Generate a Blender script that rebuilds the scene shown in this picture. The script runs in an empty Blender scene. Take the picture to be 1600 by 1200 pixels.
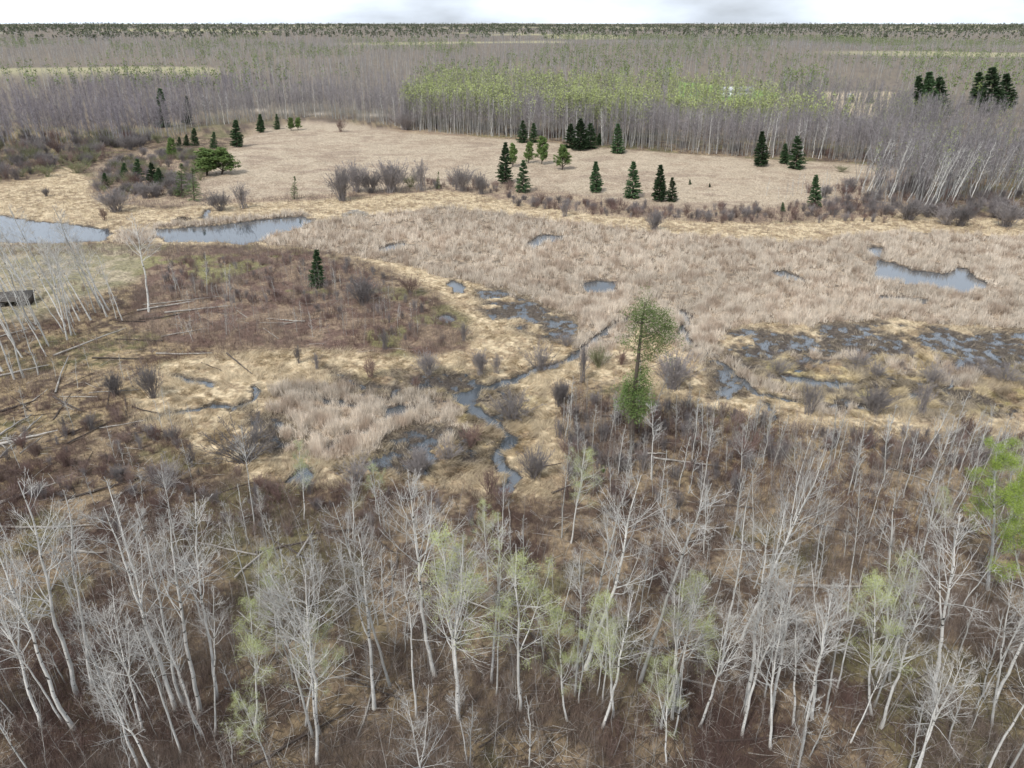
import bpy, math
import numpy as np
from mathutils import Vector, Matrix, Quaternion

SC = bpy.context.scene
COL = SC.collection
RNG = np.random.default_rng(7)

# ------------------------------------------------------------------ camera
CAM_H = 42.0; PITCH = math.radians(26.5); F = 1142.0
cam_d = bpy.data.cameras.new("camera"); cam = bpy.data.objects.new("camera", cam_d); COL.objects.link(cam)
cam_d.sensor_width = 36; cam_d.lens = F / 1600 * 36; cam_d.clip_start = 0.5; cam_d.clip_end = 20000
cam.location = (0, 0, CAM_H); cam.rotation_euler = (math.pi / 2 - PITCH, 0, 0)
SC.camera = cam

# ------------------------------------------------------------------ world + sun
SUN_EL, SUN_AZ = math.radians(52), math.radians(215)      # azimuth from +Y clockwise
w = bpy.data.worlds.new("World"); SC.world = w; w.use_nodes = True
nt = w.node_tree; nt.nodes.clear()
sky = nt.nodes.new('ShaderNodeTexSky'); sky.sky_type = 'NISHITA'; sky.sun_disc = False
sky.sun_elevation = SUN_EL; sky.sun_rotation = SUN_AZ; sky.air_density = 1.0; sky.dust_density = 2.0; sky.ozone_density = 1.0
hs = nt.nodes.new('ShaderNodeHueSaturation'); hs.inputs['Saturation'].default_value = 0.38
tc = nt.nodes.new('ShaderNodeTexCoord'); cn = nt.nodes.new('ShaderNodeTexNoise')
cn.inputs['Scale'].default_value = 3.0; cn.inputs['Detail'].default_value = 6
mp = nt.nodes.new('ShaderNodeMapping'); mp.inputs['Scale'].default_value = (1, 1, 3.2)
cr = nt.nodes.new('ShaderNodeMapRange'); cr.inputs['From Min'].default_value = 0.22; cr.inputs['From Max'].default_value = 0.55
mxc = nt.nodes.new('ShaderNodeMix'); mxc.data_type = 'RGBA'
mxc.inputs[7].default_value = (9.6, 10.6, 12.0, 1)
bg = nt.nodes.new('ShaderNodeBackground'); bg.inputs['Strength'].default_value = 0.105
wo = nt.nodes.new('ShaderNodeOutputWorld')
L = nt.links.new
L(tc.outputs['Generated'], mp.inputs['Vector']); L(mp.outputs[0], cn.inputs['Vector'])
L(cn.outputs[0], cr.inputs['Value']); L(cr.outputs[0], mxc.inputs[0])
L(sky.outputs[0], hs.inputs['Color']); L(hs.outputs[0], mxc.inputs[6])
L(mxc.outputs[2], bg.inputs['Color']); L(bg.outputs[0], wo.inputs['Surface'])

sd = bpy.data.lights.new("sun", 'SUN'); sd.energy = 3.3; sd.angle = math.radians(4); sd.color = (1.0, 0.97, 0.92)
so = bpy.data.objects.new("sun", sd); COL.objects.link(so)
sv = Vector((math.sin(SUN_AZ) * math.cos(SUN_EL), math.cos(SUN_AZ) * math.cos(SUN_EL), math.sin(SUN_EL)))
so.rotation_euler = sv.to_track_quat('Z', 'Y').to_euler(); so.location = (0, 0, 100)
SC.view_settings.view_transform = 'Standard'; SC.view_settings.look = 'None'
SC.view_settings.exposure = 0.06; SC.view_settings.gamma = 1

# ------------------------------------------------------------------ photo <-> ground
CP, SP = math.cos(PITCH), math.sin(PITCH)
def ray(px, py):
    a = (px - 800) / F; b = (600 - py) / F
    return np.array([a, CP + b * SP, -SP + b * CP])
def G(px, py, z=0.0):
    d = ray(px, py); t = (CAM_H - z) / -d[2]
    return np.array([d[0] * t, d[1] * t])
def onplane(px, py, Y):
    d = ray(px, py); t = Y / d[1]
    return np.array([d[0] * t, Y, CAM_H + d[2] * t])
def poly(pts): return np.array([G(*p) for p in pts])

# ------------------------------------------------------------------ noise
def _h(ix, iy, s):
    n = (ix.astype(np.int64) * 374761393 + iy.astype(np.int64) * 668265263 + s * 974711) & 0xffffffff
    n = ((n ^ (n >> 13)) * 1274126177) & 0xffffffff
    return ((n ^ (n >> 16)) & 0xffff) / 65535.0
def vn(x, y, s=0):
    ix = np.floor(x); iy = np.floor(y); fx = x - ix; fy = y - iy
    fx = fx * fx * (3 - 2 * fx); fy = fy * fy * (3 - 2 * fy)
    return (_h(ix, iy, s) * (1 - fx) + _h(ix + 1, iy, s) * fx) * (1 - fy) + (_h(ix, iy + 1, s) * (1 - fx) + _h(ix + 1, iy + 1, s) * fx) * fy
def fbm(x, y, sc, o=4, s=0):
    v = 0; a = 0.5; t = 0; f = 1.0 / sc
    for i in range(o):
        v = v + a * vn(x * f + 17.3 * i, y * f - 9.1 * i, s + i); t += a; a *= 0.55; f *= 2.03
    return v / t
def ss(a, b, x):
    t = np.clip((x - a) / (b - a), 0, 1); return t * t * (3 - 2 * t)

# ------------------------------------------------------------------ distance to polygons
def seg_d(x, y, A, B):
    ab = B - A; L2 = max(ab @ ab, 1e-9)
    t = np.clip(((x - A[0]) * ab[0] + (y - A[1]) * ab[1]) / L2, 0, 1)
    return np.hypot(x - A[0] - t * ab[0], y - A[1] - t * ab[1])
def sdf_poly(x, y, P, pad=6.0):
    out = np.full(x.shape, pad)
    m = (x > P[:, 0].min() - pad) & (x < P[:, 0].max() + pad) & (y > P[:, 1].min() - pad) & (y < P[:, 1].max() + pad)
    if not m.any(): return out
    X = x[m]; Y = y[m]; d = np.full(X.shape, 1e9); ins = np.zeros(X.shape, bool)
    for i in range(len(P)):
        A = P[i]; B = P[(i + 1) % len(P)]
        d = np.minimum(d, seg_d(X, Y, A, B))
        if A[1] != B[1]:
            c = ((A[1] > Y) != (B[1] > Y)) & (X < (B[0] - A[0]) * (Y - A[1]) / (B[1] - A[1]) + A[0]); ins ^= c
    out[m] = np.minimum(np.where(ins, -d, d), pad)
    return out
def sdf_line(x, y, P, W, pad=4.0):
    out = np.full(x.shape, pad)
    m = (x > P[:, 0].min() - pad) & (x < P[:, 0].max() + pad) & (y > P[:, 1].min() - pad) & (y < P[:, 1].max() + pad)
    if not m.any(): return out
    X = x[m]; Y = y[m]; d = np.full(X.shape, pad)
    for i in range(len(P) - 1): d = np.minimum(d, seg_d(X, Y, P[i], P[i + 1]) - W)
    out[m] = d
    return out

# ------------------------------------------------------------------ land cover map
PONDS = [poly(p) for p in [
    [(-120,334),(0,337),(40,345),(100,350),(165,359),(170,367),(160,377),(100,380),(40,380),(-120,378)],
    [(243,359),(300,356),(330,354),(400,345),(470,339),(487,345),(470,356),(430,366),(405,377),(380,383),(330,378),(262,378),(247,369)],
    [(318,334),(325,328),(323,344),(315,342)],
    [(590,391),(612,383),(632,380),(628,386),(605,394)],
    [(818,382),(850,368),(884,370),(880,375),(856,379),(830,390)],
    [(912,442),(935,439),(960,442),(960,456),(922,457)],
    [(1355,388),(1375,387),(1376,401),(1362,402)],
    [(1368,405),(1395,412),(1425,424),(1475,429),(1507,420),(1513,430),(1536,441),(1540,449),(1500,460),(1460,449),(1400,441),(1372,438)],
    [(1368,461),(1405,465),(1452,469),(1430,476),(1385,473)],
    [(1208,427),(1225,424),(1250,434),(1250,440),(1225,436)],
    [(705,440),(717,445),(724,457),(707,457)],
    [(598,640),(632,636),(632,652),(613,657),(600,648)],
    [(455,750),(476,732),(488,745),(478,756)],
    [(1225,590),(1330,600),(1328,606),(1240,600)],
    [(690,497),(700,492),(705,500),(697,504)],
    [(735,612),(752,606),(752,618),(715,628),(708,620)],
]]
STREAMS = [(poly(p), wd) for p, wd in [
    ([(992,494),(960,512),(927,532),(912,550),(885,567),(850,577),(815,590),(790,598),(750,612),(716,622)], 0.85),
    ([(716,622),(727,633),(750,647),(775,665),(797,682)], 0.8),
    ([(797,682),(778,710),(783,728),(800,745),(792,768)], 0.95),
    ([(1062,487),(1073,498),(1068,515),(1077,530),(1080,541)], 0.75),
    ([(1088,547),(1108,554)], 0.5),
    ([(1124,567),(1150,588),(1166,602),(1150,611),(1133,618)], 0.65),
    ([(1166,602),(1192,617),(1225,627),(1258,631)], 0.5),
    ([(200,670),(232,659),(265,645)], 0.22),
    ([(235,655),(300,641),(330,635),(365,641),(385,632),(402,620),(393,607)], 0.5),
    ([(275,591),(300,597),(332,604)], 0.65),
    ([(440,622),(480,620),(520,628),(545,635),(580,640),(600,645)], 0.4),
    ([(632,643),(670,631),(716,624)], 0.4),
    ([(512,705),(527,690),(545,683),(575,673),(610,658)], 0.45),
    ([(1340,640),(1400,625),(1430,620)], 0.4),
    ([(1380,590),(1480,610),(1492,595)], 0.4),
    ([(1195,630),(1203,640),(1212,660)], 0.3),
    ([(1330,632),(1352,640)], 0.6),
]]
BASIN = poly([(-400,295),(-60,292),(60,282),(100,262),(135,275),(150,315),(250,330),(330,322),(480,315),(620,305),(700,300),(800,315),(900,335),
    (1100,350),(1250,350),(1400,335),(1600,345),(1900,345),(1900,690),(1600,690),(1450,685),(1300,685),(1200,665),(1120,640),(1040,612),
    (960,598),(900,600),(878,640),(885,680),(895,720),(860,775),(800,785),(700,765),(620,760),(520,765),(410,765),(350,735),(270,700),(215,665),(200,620),
    (250,572),(330,558),(460,552),(560,548),(640,562),(730,550),(735,500),(680,460),(610,425),(520,395),(400,386),(230,382),(-400,386)])
MEADOW = poly([(300,300),(330,262),(362,232),(400,207),(480,190),(560,195),(640,210),(780,217),(960,234),(1150,247),(1330,257),(1410,265),(1400,300),
    (1330,312),(1200,325),(1100,330),(1000,322),(900,305),(800,290),(640,296),(520,303),(430,308),(340,318)])
GREEN = poly([(-300,386),(110,382),(240,388),(235,420),(215,440),(120,470),(60,500),(-300,520)])
KNOLL = poly([(225,400),(330,390),(480,396),(560,424),(640,470),(715,515),(728,548),(640,556),(460,545),(330,548),(250,535),(205,500),(215,450)])
CATS = [poly(p) for p in [
    [(400,380),(480,350),(560,340),(700,325),(820,340),(950,357),(1100,372),(1250,380),(1400,363),(1600,373),(1900,370),(1900,505),(1600,515),(1500,512),
     (1400,500),(1290,515),(1200,505),(1130,520),(1115,545),(1180,590),(1260,628),(1200,614),(1140,597),(1080,562),(1040,530),(1000,520),(940,575),(900,560),
     (915,530),(890,500),(830,480),(750,445),(690,435),(660,420),(600,412),(520,397)],
    [(425,608),(520,600),(640,612),(725,640),(730,685),(650,705),(560,712),(500,725),(440,705),(415,650)],
    [(240,352),(470,334),(485,340),(330,352),(245,358)],
    [(1225,545),(1330,525),(1370,535),(1350,565),(1250,570)],
    [(1460,560),(1520,575),(1510,610),(1470,600)],
    [(1270,635),(1330,632),(1310,650),(1280,650)],
    [(1395,560),(1440,590),(1400,590)],
    [(180,362),(240,360),(240,382),(175,382)],
]]
SEDGE = poly([(1130,560),(1200,542),(1400,548),(1640,560),(1900,560),(1900,655),(1640,655),(1500,655),(1300,645),(1210,625)])
SEDGE2 = poly([(560,585),(720,575),(790,600),(840,640),(830,690),(760,740),(640,755),(560,760),(520,730),(600,700),(700,690),(700,640),(560,620)])
MUDS = [poly(p) for p in [
    [(745,452),(790,452),(860,480),(900,505),(900,530),(850,535),(800,515),(750,482)],
    [(1115,518),(1200,515),(1300,508),(1420,500),(1500,518),(1620,515),(1900,520),(1900,600),(1640,600),(1540,590),(1400,562),(1250,556),(1130,562)],
    [(385,640),(440,650),(480,690),(430,705),(380,680)],
    [(610,680),(715,655),(745,700),(735,735),(640,755),(590,720)],
    [(515,578),(570,590),(640,610),(600,612),(520,598)],
    [(1100,560),(1150,580),(1160,625),(1120,620)],
    [(640,590),(720,575),(730,620),(660,625)],
]]
RIM = poly([(230,235),(330,250),(400,200),(640,200),(1000,250),(1430,262),(1430,340),(1100,352),(900,338),(700,303),(330,325),(150,318),(150,262)])
LAWN = poly([(1060,128),(1215,146),(1215,153),(1180,158),(1060,158)])
FARM = poly([(1285,144),(1400,144),(1394,172),(1372,187),(1335,184),(1308,168)])
TRAILS = [(poly([(1375,196),(1400,206),(1425,220),(1440,232)]), 2.2), (poly([(390,172),(480,178),(560,180),(625,182)]), 2.0), (poly([(1200,205),(1290,213),(1375,222)]),1.5)]

def lerp(a, b, t): return a + (b - a) * t[..., None]
C = lambda *a: np.array(a, float)
def land(x, y, colour=True):
    """height, colour and cover weights of the ground at world x, y"""
    x = np.asarray(x, float); y = np.asarray(y, float)
    near = (y < 420)
    wx = x + (fbm(x, y, 5, 3, 11) - .5) * 3.2 * near; wy = y + (fbm(x, y, 5, 3, 23) - .5) * 3.2 * near
    fx = x + (fbm(x, y, 1.9, 4, 31) - .5) * 2.2; fy = y + (fbm(x, y, 1.9, 4, 43) - .5) * 2.2
    dw = np.full(x.shape, 4.0)
    for P in PONDS: dw = np.minimum(dw, sdf_poly(fx, fy, P, 4.0) - .3)
    for P, wd in STREAMS: dw = np.minimum(dw, sdf_line(fx, fy, P, wd * .66, 4.0))
    basin = ss(1.5, -1.5, sdf_poly(wx, wy, BASIN))
    mead = ss(2.5, -2.5, sdf_poly(wx, wy, MEADOW))
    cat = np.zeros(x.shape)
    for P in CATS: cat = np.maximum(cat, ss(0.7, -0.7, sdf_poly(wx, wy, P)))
    mud = np.zeros(x.shape)
    for P in MUDS: mud = np.maximum(mud, ss(2.0, -1.5, sdf_poly(wx, wy, P)))
    mn = fbm(x, y, 3.4, 5, 77)
    sd2 = ss(2, -2, sdf_poly(wx, wy, SEDGE2)) * ss(.50, .56, fbm(x, y, 2.4, 4, 79)) + ss(2, -2, sdf_poly(wx, wy, SEDGE)) * ss(.56, .62, fbm(x, y, 2.4, 4, 79)); mud = np.maximum(mud, np.clip(sd2, 0, 1))
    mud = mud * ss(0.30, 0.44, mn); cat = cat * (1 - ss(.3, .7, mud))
    hum = fbm(x, y, 1.3, 3, 5)
    z = 0.30 + 0.22 * (hum - .5) + 0.35 * (fbm(x, y, 12, 3, 9) - .5) * (1 - mead * .6)
    z = z * (1 - .35 * basin) + .05 * basin
    z = z * (1 - mud) + mud * (0.62 * (fbm(x, y, 1.0, 5, 55) - .475))
    wmask = ss(0.22, -0.2, dw)
    z = z * (1 - wmask) - 0.55 * wmask
    far = ss(450, 1500, y)
    z = z + far * (fbm(x, y, 420, 3, 3) - .4) * 16
    r = dict(z=z, dw=dw, basin=basin, mead=mead, cat=cat, mud=mud)
    r['green'] = ss(3, -3, sdf_poly(wx, wy, GREEN)); r['knoll'] = ss(2, -2, sdf_poly(wx, wy, KNOLL))
    r['sedge'] = np.maximum(ss(2, -2, sdf_poly(wx, wy, SEDGE)), .75 * ss(2, -2, sdf_poly(wx, wy, SEDGE2)))
    r['farm'] = ss(4, -4, sdf_poly(wx, wy, FARM)); r['lawn'] = ss(4, -4, sdf_poly(wx, wy, LAWN))
    r['rim'] = ss(3, -3, sdf_poly(wx, wy, RIM))
    if not colour: return r
    n1 = fbm(x, y, 9, 4, 101); n2 = fbm(x, y, 2.2, 4, 131); n3 = fbm(x, y, 28, 3, 151); n4 = fbm(x, y, 0.8, 3, 171)
    floor = lerp(lerp(np.broadcast_to(C(.085, .058, .042), x.shape + (3,)), C(.24, .18, .115), ss(.42, .60, .6 * n2 + .4 * n4)), C(.125, .120, .052), ss(.52, .66, n1) * .65)
    floor = lerp(floor, C(.30, .225, .13), ss(.54, .68, n3) * ss(.42, .6, n4) * .7)
    c = floor
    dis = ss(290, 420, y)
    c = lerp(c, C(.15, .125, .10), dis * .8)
    fields = ss(.60, .64, fbm(x, y, 500, 2, 201)) * ss(600, 750, y)
    c = lerp(c, C(.30, .27, .16), fields)
    c = lerp(c, lerp(np.broadcast_to(C(.215, .19, .115), x.shape + (3,)), C(.31, .26, .18), ss(.4, .62, n2)), r['green'])
    straw = lerp(np.broadcast_to(C(.47, .375, .245), x.shape + (3,)), C(.20, .145, .09), ss(.46, .58, .4 * n2 + .6 * n4) * .95)
    straw = lerp(straw, C(.36, .27, .17), ss(.5, .62, n4) * .6)
    md = lerp(lerp(np.broadcast_to(C(.345, .28, .205), x.shape + (3,)), C(.28, .215, .155), ss(.45, .62, n1) * .8), C(.40, .325, .24), ss(.42, .6, n2) * .6)
    md = lerp(md, C(.25, .19, .14), ss(.62, .7, fbm(x, y * 2.2, 14, 3, 301)) * .7)
    c = lerp(c, lerp(np.broadcast_to(C(.33,.255,.175), x.shape + (3,)), C(.24,.175,.125), ss(.42,.6,n2)), r['rim'])
    c = lerp(c, md, r['mead'])
    bank = ss(11, 2, np.abs(0 * x + sdf_poly(wx, wy, MEADOW, 12.0)))
    c = lerp(c, straw, basin * (1 - .0 * x))
    kn = lerp(np.broadcast_to(C(.135, .088, .068), x.shape + (3,)), C(.22, .16, .11), ss(.42, .6, n2))
    kn = lerp(kn, C(.19, .20, .07), ss(.60, .68, n1) * .6)
    c = lerp(c, kn, r['knoll'])
    sg = lerp(lerp(np.broadcast_to(C(.38, .30, .165), x.shape + (3,)), C(.25, .215, .09), ss(.5, .6, n1)), C(.10, .085, .07), ss(.47, .56, n2))
    sg = lerp(sg, C(.30, .19, .105), ss(.58, .66, fbm(x, y, 7, 3, 331)) * .45)
    c = lerp(c, sg, r['sedge'] * (1 - cat) * .9)
    c = lerp(c, lerp(np.broadcast_to(C(.30, .235, .17), x.shape + (3,)), C(.15, .12, .09), ss(.42, .58, n4)), cat)  # litter and wet mud under the reeds, with their shade put into the colour
    c = lerp(c, C(.06, .05, .045), np.maximum(mud * .9, ss(.55, .1, dw) * .9))
    c = lerp(c, C(.46, .37, .25), r['farm']); c = lerp(c, C(.17, .30, .06), r['lawn'])
    for P, wd in TRAILS: c = lerp(c, C(.42, .36, .29), ss(1, -1, sdf_line(x, y, P, wd, 6)) * .8)
    r['col'] = np.clip(c, 0, 1)
    return r
def ground_z(x, y): return float(land(np.array([x]), np.array([y]), False)['z'][0])

# ------------------------------------------------------------------ mesh + materials
def mesh(name, V, T, mats, col=None, quads=None, smooth=False, midx=None):
    me = bpy.data.meshes.new(name); V = np.ascontiguousarray(V, np.float32).reshape(-1, 3)
    T = np.ascontiguousarray(T, np.int32); k = T.shape[1]; n = len(T)
    me.vertices.add(len(V)); me.vertices.foreach_set('co', V.ravel())
    me.loops.add(n * k); me.loops.foreach_set('vertex_index', T.ravel())
    me.polygons.add(n); me.polygons.foreach_set('loop_start', np.arange(n, dtype=np.int32) * k)
    if smooth: me.polygons.foreach_set('use_smooth', np.ones(n, bool))
    if midx is not None: me.polygons.foreach_set('material_index', np.ascontiguousarray(midx, np.int32))
    for m in (mats if isinstance(mats, (list, tuple)) else [mats]): me.materials.append(m)
    if col is not None:
        a = me.attributes.new('Cover', 'FLOAT_COLOR', 'POINT'); c4 = np.ones((len(V), 4), np.float32); c4[:, :3] = col
        a.data.foreach_set('color', c4.ravel())
    me.update(calc_edges=True)
    return me
def link(name, me, parent=None, loc=None, label=None, cat=None, group=None, kind=None):
    o = bpy.data.objects.new(name, me); COL.objects.link(o)
    if parent: o.parent = parent
    if loc is not None: o.location = loc
    if label: o['label'] = label
    if cat: o['category'] = cat
    if group: o['group'] = group
    if kind: o['kind'] = kind
    return o

def mat(name, c1, c2=None, scale=3.0, rough=.85, attr=False, vary=.35, bump=0.0, detail=5, spec=.2, stretch=None, objrand=0.0):
    m = bpy.data.materials.new(name); m.use_nodes = True; n = m.node_tree; b = n.nodes['Principled BSDF']
    b.inputs['Roughness'].default_value = rough; b.inputs['Specular IOR Level'].default_value = spec
    tcn = n.nodes.new('ShaderNodeTexCoord'); no = n.nodes.new('ShaderNodeTexNoise')
    no.inputs['Scale'].default_value = scale; no.inputs['Detail'].default_value = detail
    src = tcn.outputs['Object']
    if stretch:
        mm = n.nodes.new('ShaderNodeMapping'); mm.inputs['Scale'].default_value = stretch; n.links.new(src, mm.inputs[0]); src = mm.outputs[0]
    n.links.new(src, no.inputs['Vector'])
    mr = n.nodes.new('ShaderNodeMapRange'); mr.inputs['From Min'].default_value = .3; mr.inputs['From Max'].default_value = .7
    n.links.new(no.outputs[0], mr.inputs['Value'])
    if attr:
        at = n.nodes.new('ShaderNodeAttribute'); at.attribute_name = 'Cover'
        mr.inputs['To Min'].default_value = 1 - vary; mr.inputs['To Max'].default_value = 1 + vary
        vm = n.nodes.new('ShaderNodeVectorMath'); vm.operation = 'SCALE'
        n.links.new(at.outputs['Color'], vm.inputs[0]); n.links.new(mr.outputs[0], vm.inputs['Scale']); out = vm.outputs[0]
    else:
        mx = n.nodes.new('ShaderNodeMix'); mx.data_type = 'RGBA'
        mx.inputs[6].default_value = (*c1, 1); mx.inputs[7].default_value = (*(c2 or c1), 1)
        n.links.new(mr.outputs[0], mx.inputs[0]); out = mx.outputs[2]
    if objrand:
        oi = n.nodes.new('ShaderNodeObjectInfo'); r2 = n.nodes.new('ShaderNodeMapRange')
        r2.inputs['To Min'].default_value = 1 - objrand; r2.inputs['To Max'].default_value = 1 + objrand
        n.links.new(oi.outputs['Random'], r2.inputs['Value'])
        v2 = n.nodes.new('ShaderNodeVectorMath'); v2.operation = 'SCALE'
        n.links.new(out, v2.inputs[0]); n.links.new(r2.outputs[0], v2.inputs['Scale']); out = v2.outputs[0]
    n.links.new(out, b.inputs['Base Color'])
    if bump:
        bp = n.nodes.new('ShaderNodeBump'); bp.inputs['Strength'].default_value = bump; bp.inputs['Distance'].default_value = .15
        n.links.new(no.outputs[0], bp.inputs['Height']); n.links.new(bp.outputs[0], b.inputs['Normal'])
    return m

M_ground = mat('ground_cover', (1, 1, 1), attr=True, scale=2.2, vary=.42, bump=.9, detail=9)
M_stuff = mat('dry_stalks', (1, 1, 1), attr=True, scale=.9, vary=.18)
M_bark = mat('aspen_bark', (.66, .64, .60), (.40, .39, .36), scale=2.0, stretch=(1, 1, .5), objrand=.12)
# dark scars on the pale bark
def scars(m, thr=.66):
    n = m.node_tree; b = n.nodes['Principled BSDF']; old = b.inputs['Base Color'].links[0].from_socket
    t = n.nodes.new('ShaderNodeTexCoord'); mm = n.nodes.new('ShaderNodeMapping'); mm.inputs['Scale'].default_value = (2.0, 2.0, 3.6)
    v = n.nodes.new('ShaderNodeTexNoise'); v.inputs['Scale'].default_value = 1.3; v.inputs['Detail'].default_value = 3
    r = n.nodes.new('ShaderNodeMapRange'); r.inputs['From Min'].default_value = thr - .04; r.inputs['From Max'].default_value = thr
    mx = n.nodes.new('ShaderNodeMix'); mx.data_type = 'RGBA'; mx.inputs[7].default_value = (.045, .04, .036, 1)
    n.links.new(t.outputs['Object'], mm.inputs[0]); n.links.new(mm.outputs[0], v.inputs['Vector'])
    n.links.new(v.outputs[0], r.inputs['Value']); n.links.new(r.outputs[0], mx.inputs[0]); n.links.new(old, mx.inputs[6])
    n.links.new(mx.outputs[2], b.inputs['Base Color'])
scars(M_bark, .655)
M_barkg = mat('grey_bark', (.50, .49, .46), (.30, .29, .265), scale=2.0, stretch=(1, 1, .5), objrand=.25); scars(M_barkg, .68)
M_limb = mat('pale_limbs', (.60, .59, .565), (.38, .37, .345), scale=1.5, objrand=.15)
M_twig = mat('twigs', (.42, .39, .35), (.30, .27, .24), scale=.8, objrand=.2)
M_bud = mat('pale_buds', (.42, .45, .20), (.30, .34, .14), scale=.8, objrand=.15)
M_leafb = mat('fresh_leaves', (.29, .37, .08), (.20, .27, .055), scale=.8, objrand=.12)
M_spruce = mat('spruce_needles', (.032, .064, .030), (.075, .12, .05), scale=1.6, objrand=.45)
M_pine = mat('pine_needles', (.085, .14, .04), (.15, .20, .065), scale=1.6, objrand=.2)
M_pinel = mat('olive_needles', (.085, .13, .04), (.15, .19, .07), scale=1.6)
M_larch = mat('larch_needles', (.16, .21, .09), (.11, .15, .07), scale=1.6, objrand=.15)
M_dbark = mat('dark_bark', (.12, .095, .075), (.07, .058, .048), scale=2)
M_will = mat('willow_stems', (.27, .245, .235), (.18, .16, .158), scale=.9, objrand=.35)
M_wilr = mat('reddish_stems', (.22, .145, .125), (.14, .092, .082), scale=.9, objrand=.3)
M_wilg = mat('greening_stems', (.22, .23, .12), (.17, .16, .11), scale=.9, objrand=.25)
M_log = mat('weathered_wood', (.44, .41, .37), (.22, .20, .175), scale=1.2, stretch=(1, 1, 1), objrand=.2)
M_logd = mat('wet_dark_wood', (.10, .08, .068), (.055, .046, .04), scale=1.5, objrand=.3)

# water
M_water = bpy.data.materials.new('pond_water'); M_water.use_nodes = True
n = M_water.node_tree; b = n.nodes['Principled BSDF']
b.inputs['Base Color'].default_value = (.05, .06, .07, 1); b.inputs['Roughness'].default_value = .03; b.inputs['IOR'].default_value = 2.15
no = n.nodes.new('ShaderNodeTexNoise'); no.inputs['Scale'].default_value = 3.0; bp = n.nodes.new('ShaderNodeBump')
tcn = n.nodes.new('ShaderNodeTexCoord'); n.links.new(tcn.outputs['Object'], no.inputs['Vector'])
bp.inputs['Strength'].default_value = .04; bp.inputs['Distance'].default_value = .05
n.links.new(no.outputs[0], bp.inputs['Height']); n.links.new(bp.outputs[0], b.inputs['Normal'])

# ------------------------------------------------------------------ ground sheet
def build_ground():
    a = np.concatenate([np.linspace(-180, -44, 40)[:-1], np.linspace(-44, 44, 860), np.linspace(44, 180, 40)[1:]]) * math.pi / 180
    r = np.concatenate([[.01, 2, 5, 9, 14, 19], np.geomspace(24, 330, 820), np.geomspace(330, 9000, 110)[1:]])
    R, A = np.meshgrid(r, a, indexing='ij'); x = (R * np.sin(A)).ravel(); y = (R * np.cos(A)).ravel()
    l = land(x, y); V = np.stack([x, y, l['z']], -1)
    nr, na = R.shape; i = np.arange(nr * na).reshape(nr, na)
    T = np.stack([i[:-1, :-1], i[:-1, 1:], i[1:, 1:], i[1:, :-1]], -1).reshape(-1, 4)[:, ::-1]
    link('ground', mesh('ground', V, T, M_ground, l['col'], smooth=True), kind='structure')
build_ground()
P0 = np.array([[-260, 30, 0], [260, 30, 0], [260, 300, 0], [-260, 300, 0]])
link('water', mesh('water', P0, np.array([[0, 1, 2, 3]]), M_water), kind='structure')

# ------------------------------------------------------------------ vectorised twigs
def norm(v): return v / np.maximum(np.linalg.norm(v, axis=-1, keepdims=True), 1e-9)
def tubes(P, R, k=3):
    """P (m,n,3) paths, R (m,n) radii -> verts, tris"""
    m, n, _ = P.shape
    T = np.empty_like(P); T[:, 1:-1] = P[:, 2:] - P[:, :-2]; T[:, 0] = P[:, 1] - P[:, 0]; T[:, -1] = P[:, -1] - P[:, -2]; T = norm(T)
    ref = np.where(np.abs(T[:, :1, 2:3]) > .9, np.array([[[1., 0, 0]]]), np.array([[[0, 0, 1.]]]))
    U = norm(np.cross(T, np.broadcast_to(ref, T.shape))); W = np.cross(T, U)
    an = np.arange(k) * 2 * math.pi / k
    V = P[:, :, None] + R[:, :, None, None] * (np.cos(an)[None, None, :, None] * U[:, :, None] + np.sin(an)[None, None, :, None] * W[:, :, None])
    i = np.arange(m * n * k).reshape(m, n, k); a = i[:, :-1]; b = i[:, 1:]; a2 = np.roll(a, -1, 2); b2 = np.roll(b, -1, 2)
    Tt = np.concatenate([np.stack([a, a2, b2], -1).reshape(-1, 3), np.stack([a, b2, b], -1).reshape(-1, 3)])
    return V.reshape(-1, 3), Tt
def grow(rng, start, d, ln, n, up=.3, jit=.12):
    m = len(start); P = np.empty((m, n, 3)); P[:, 0] = start; d = norm(d)
    for i in range(1, n):
        d = norm(d + np.array([0, 0, up]) / n + rng.normal(0, jit, (m, 3))); P[:, i] = P[:, i - 1] + d * (ln / (n - 1))[:, None]
    return P
def spawn(rng, P, R, k, t0, t1, a0, a1, lf, n, up=.3, jit=.12, rf=.6, rmin=.004, lpow=1.0, lmin=.25):
    m, np_, _ = P.shape; idx = np.repeat(np.arange(m), k); t = rng.uniform(t0, t1, m * k)
    s = t * (np_ - 1); i0 = np.minimum(s.astype(int), np_ - 2); f = (s - i0)[:, None]
    pos = P[idx, i0] * (1 - f) + P[idx, i0 + 1] * f; T = norm(P[idx, i0 + 1] - P[idx, i0])
    q = norm(np.cross(T, rng.normal(0, 1, T.shape))); an = rng.uniform(a0, a1, m * k)[:, None]
    d = np.cos(an) * T + np.sin(an) * q
    pl = np.linalg.norm(np.diff(P, axis=1), axis=-1).sum(1)[idx]
    ln = pl * lf * np.maximum(((1 - (t - t0) / max(1 - t0, 1e-3)) ** lpow), lmin) * rng.uniform(.7, 1.2, m * k)
    pr = R[idx, i0] * (1 - f[:, 0]) + R[idx, i0 + 1] * f[:, 0]
    Q = grow(rng, pos, d, ln, n, up, jit)
    r0 = np.maximum(pr * rf, rmin); RR = r0[:, None] * np.linspace(1, .3, n)[None]
    return Q, np.maximum(RR, rmin * .6)
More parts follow.
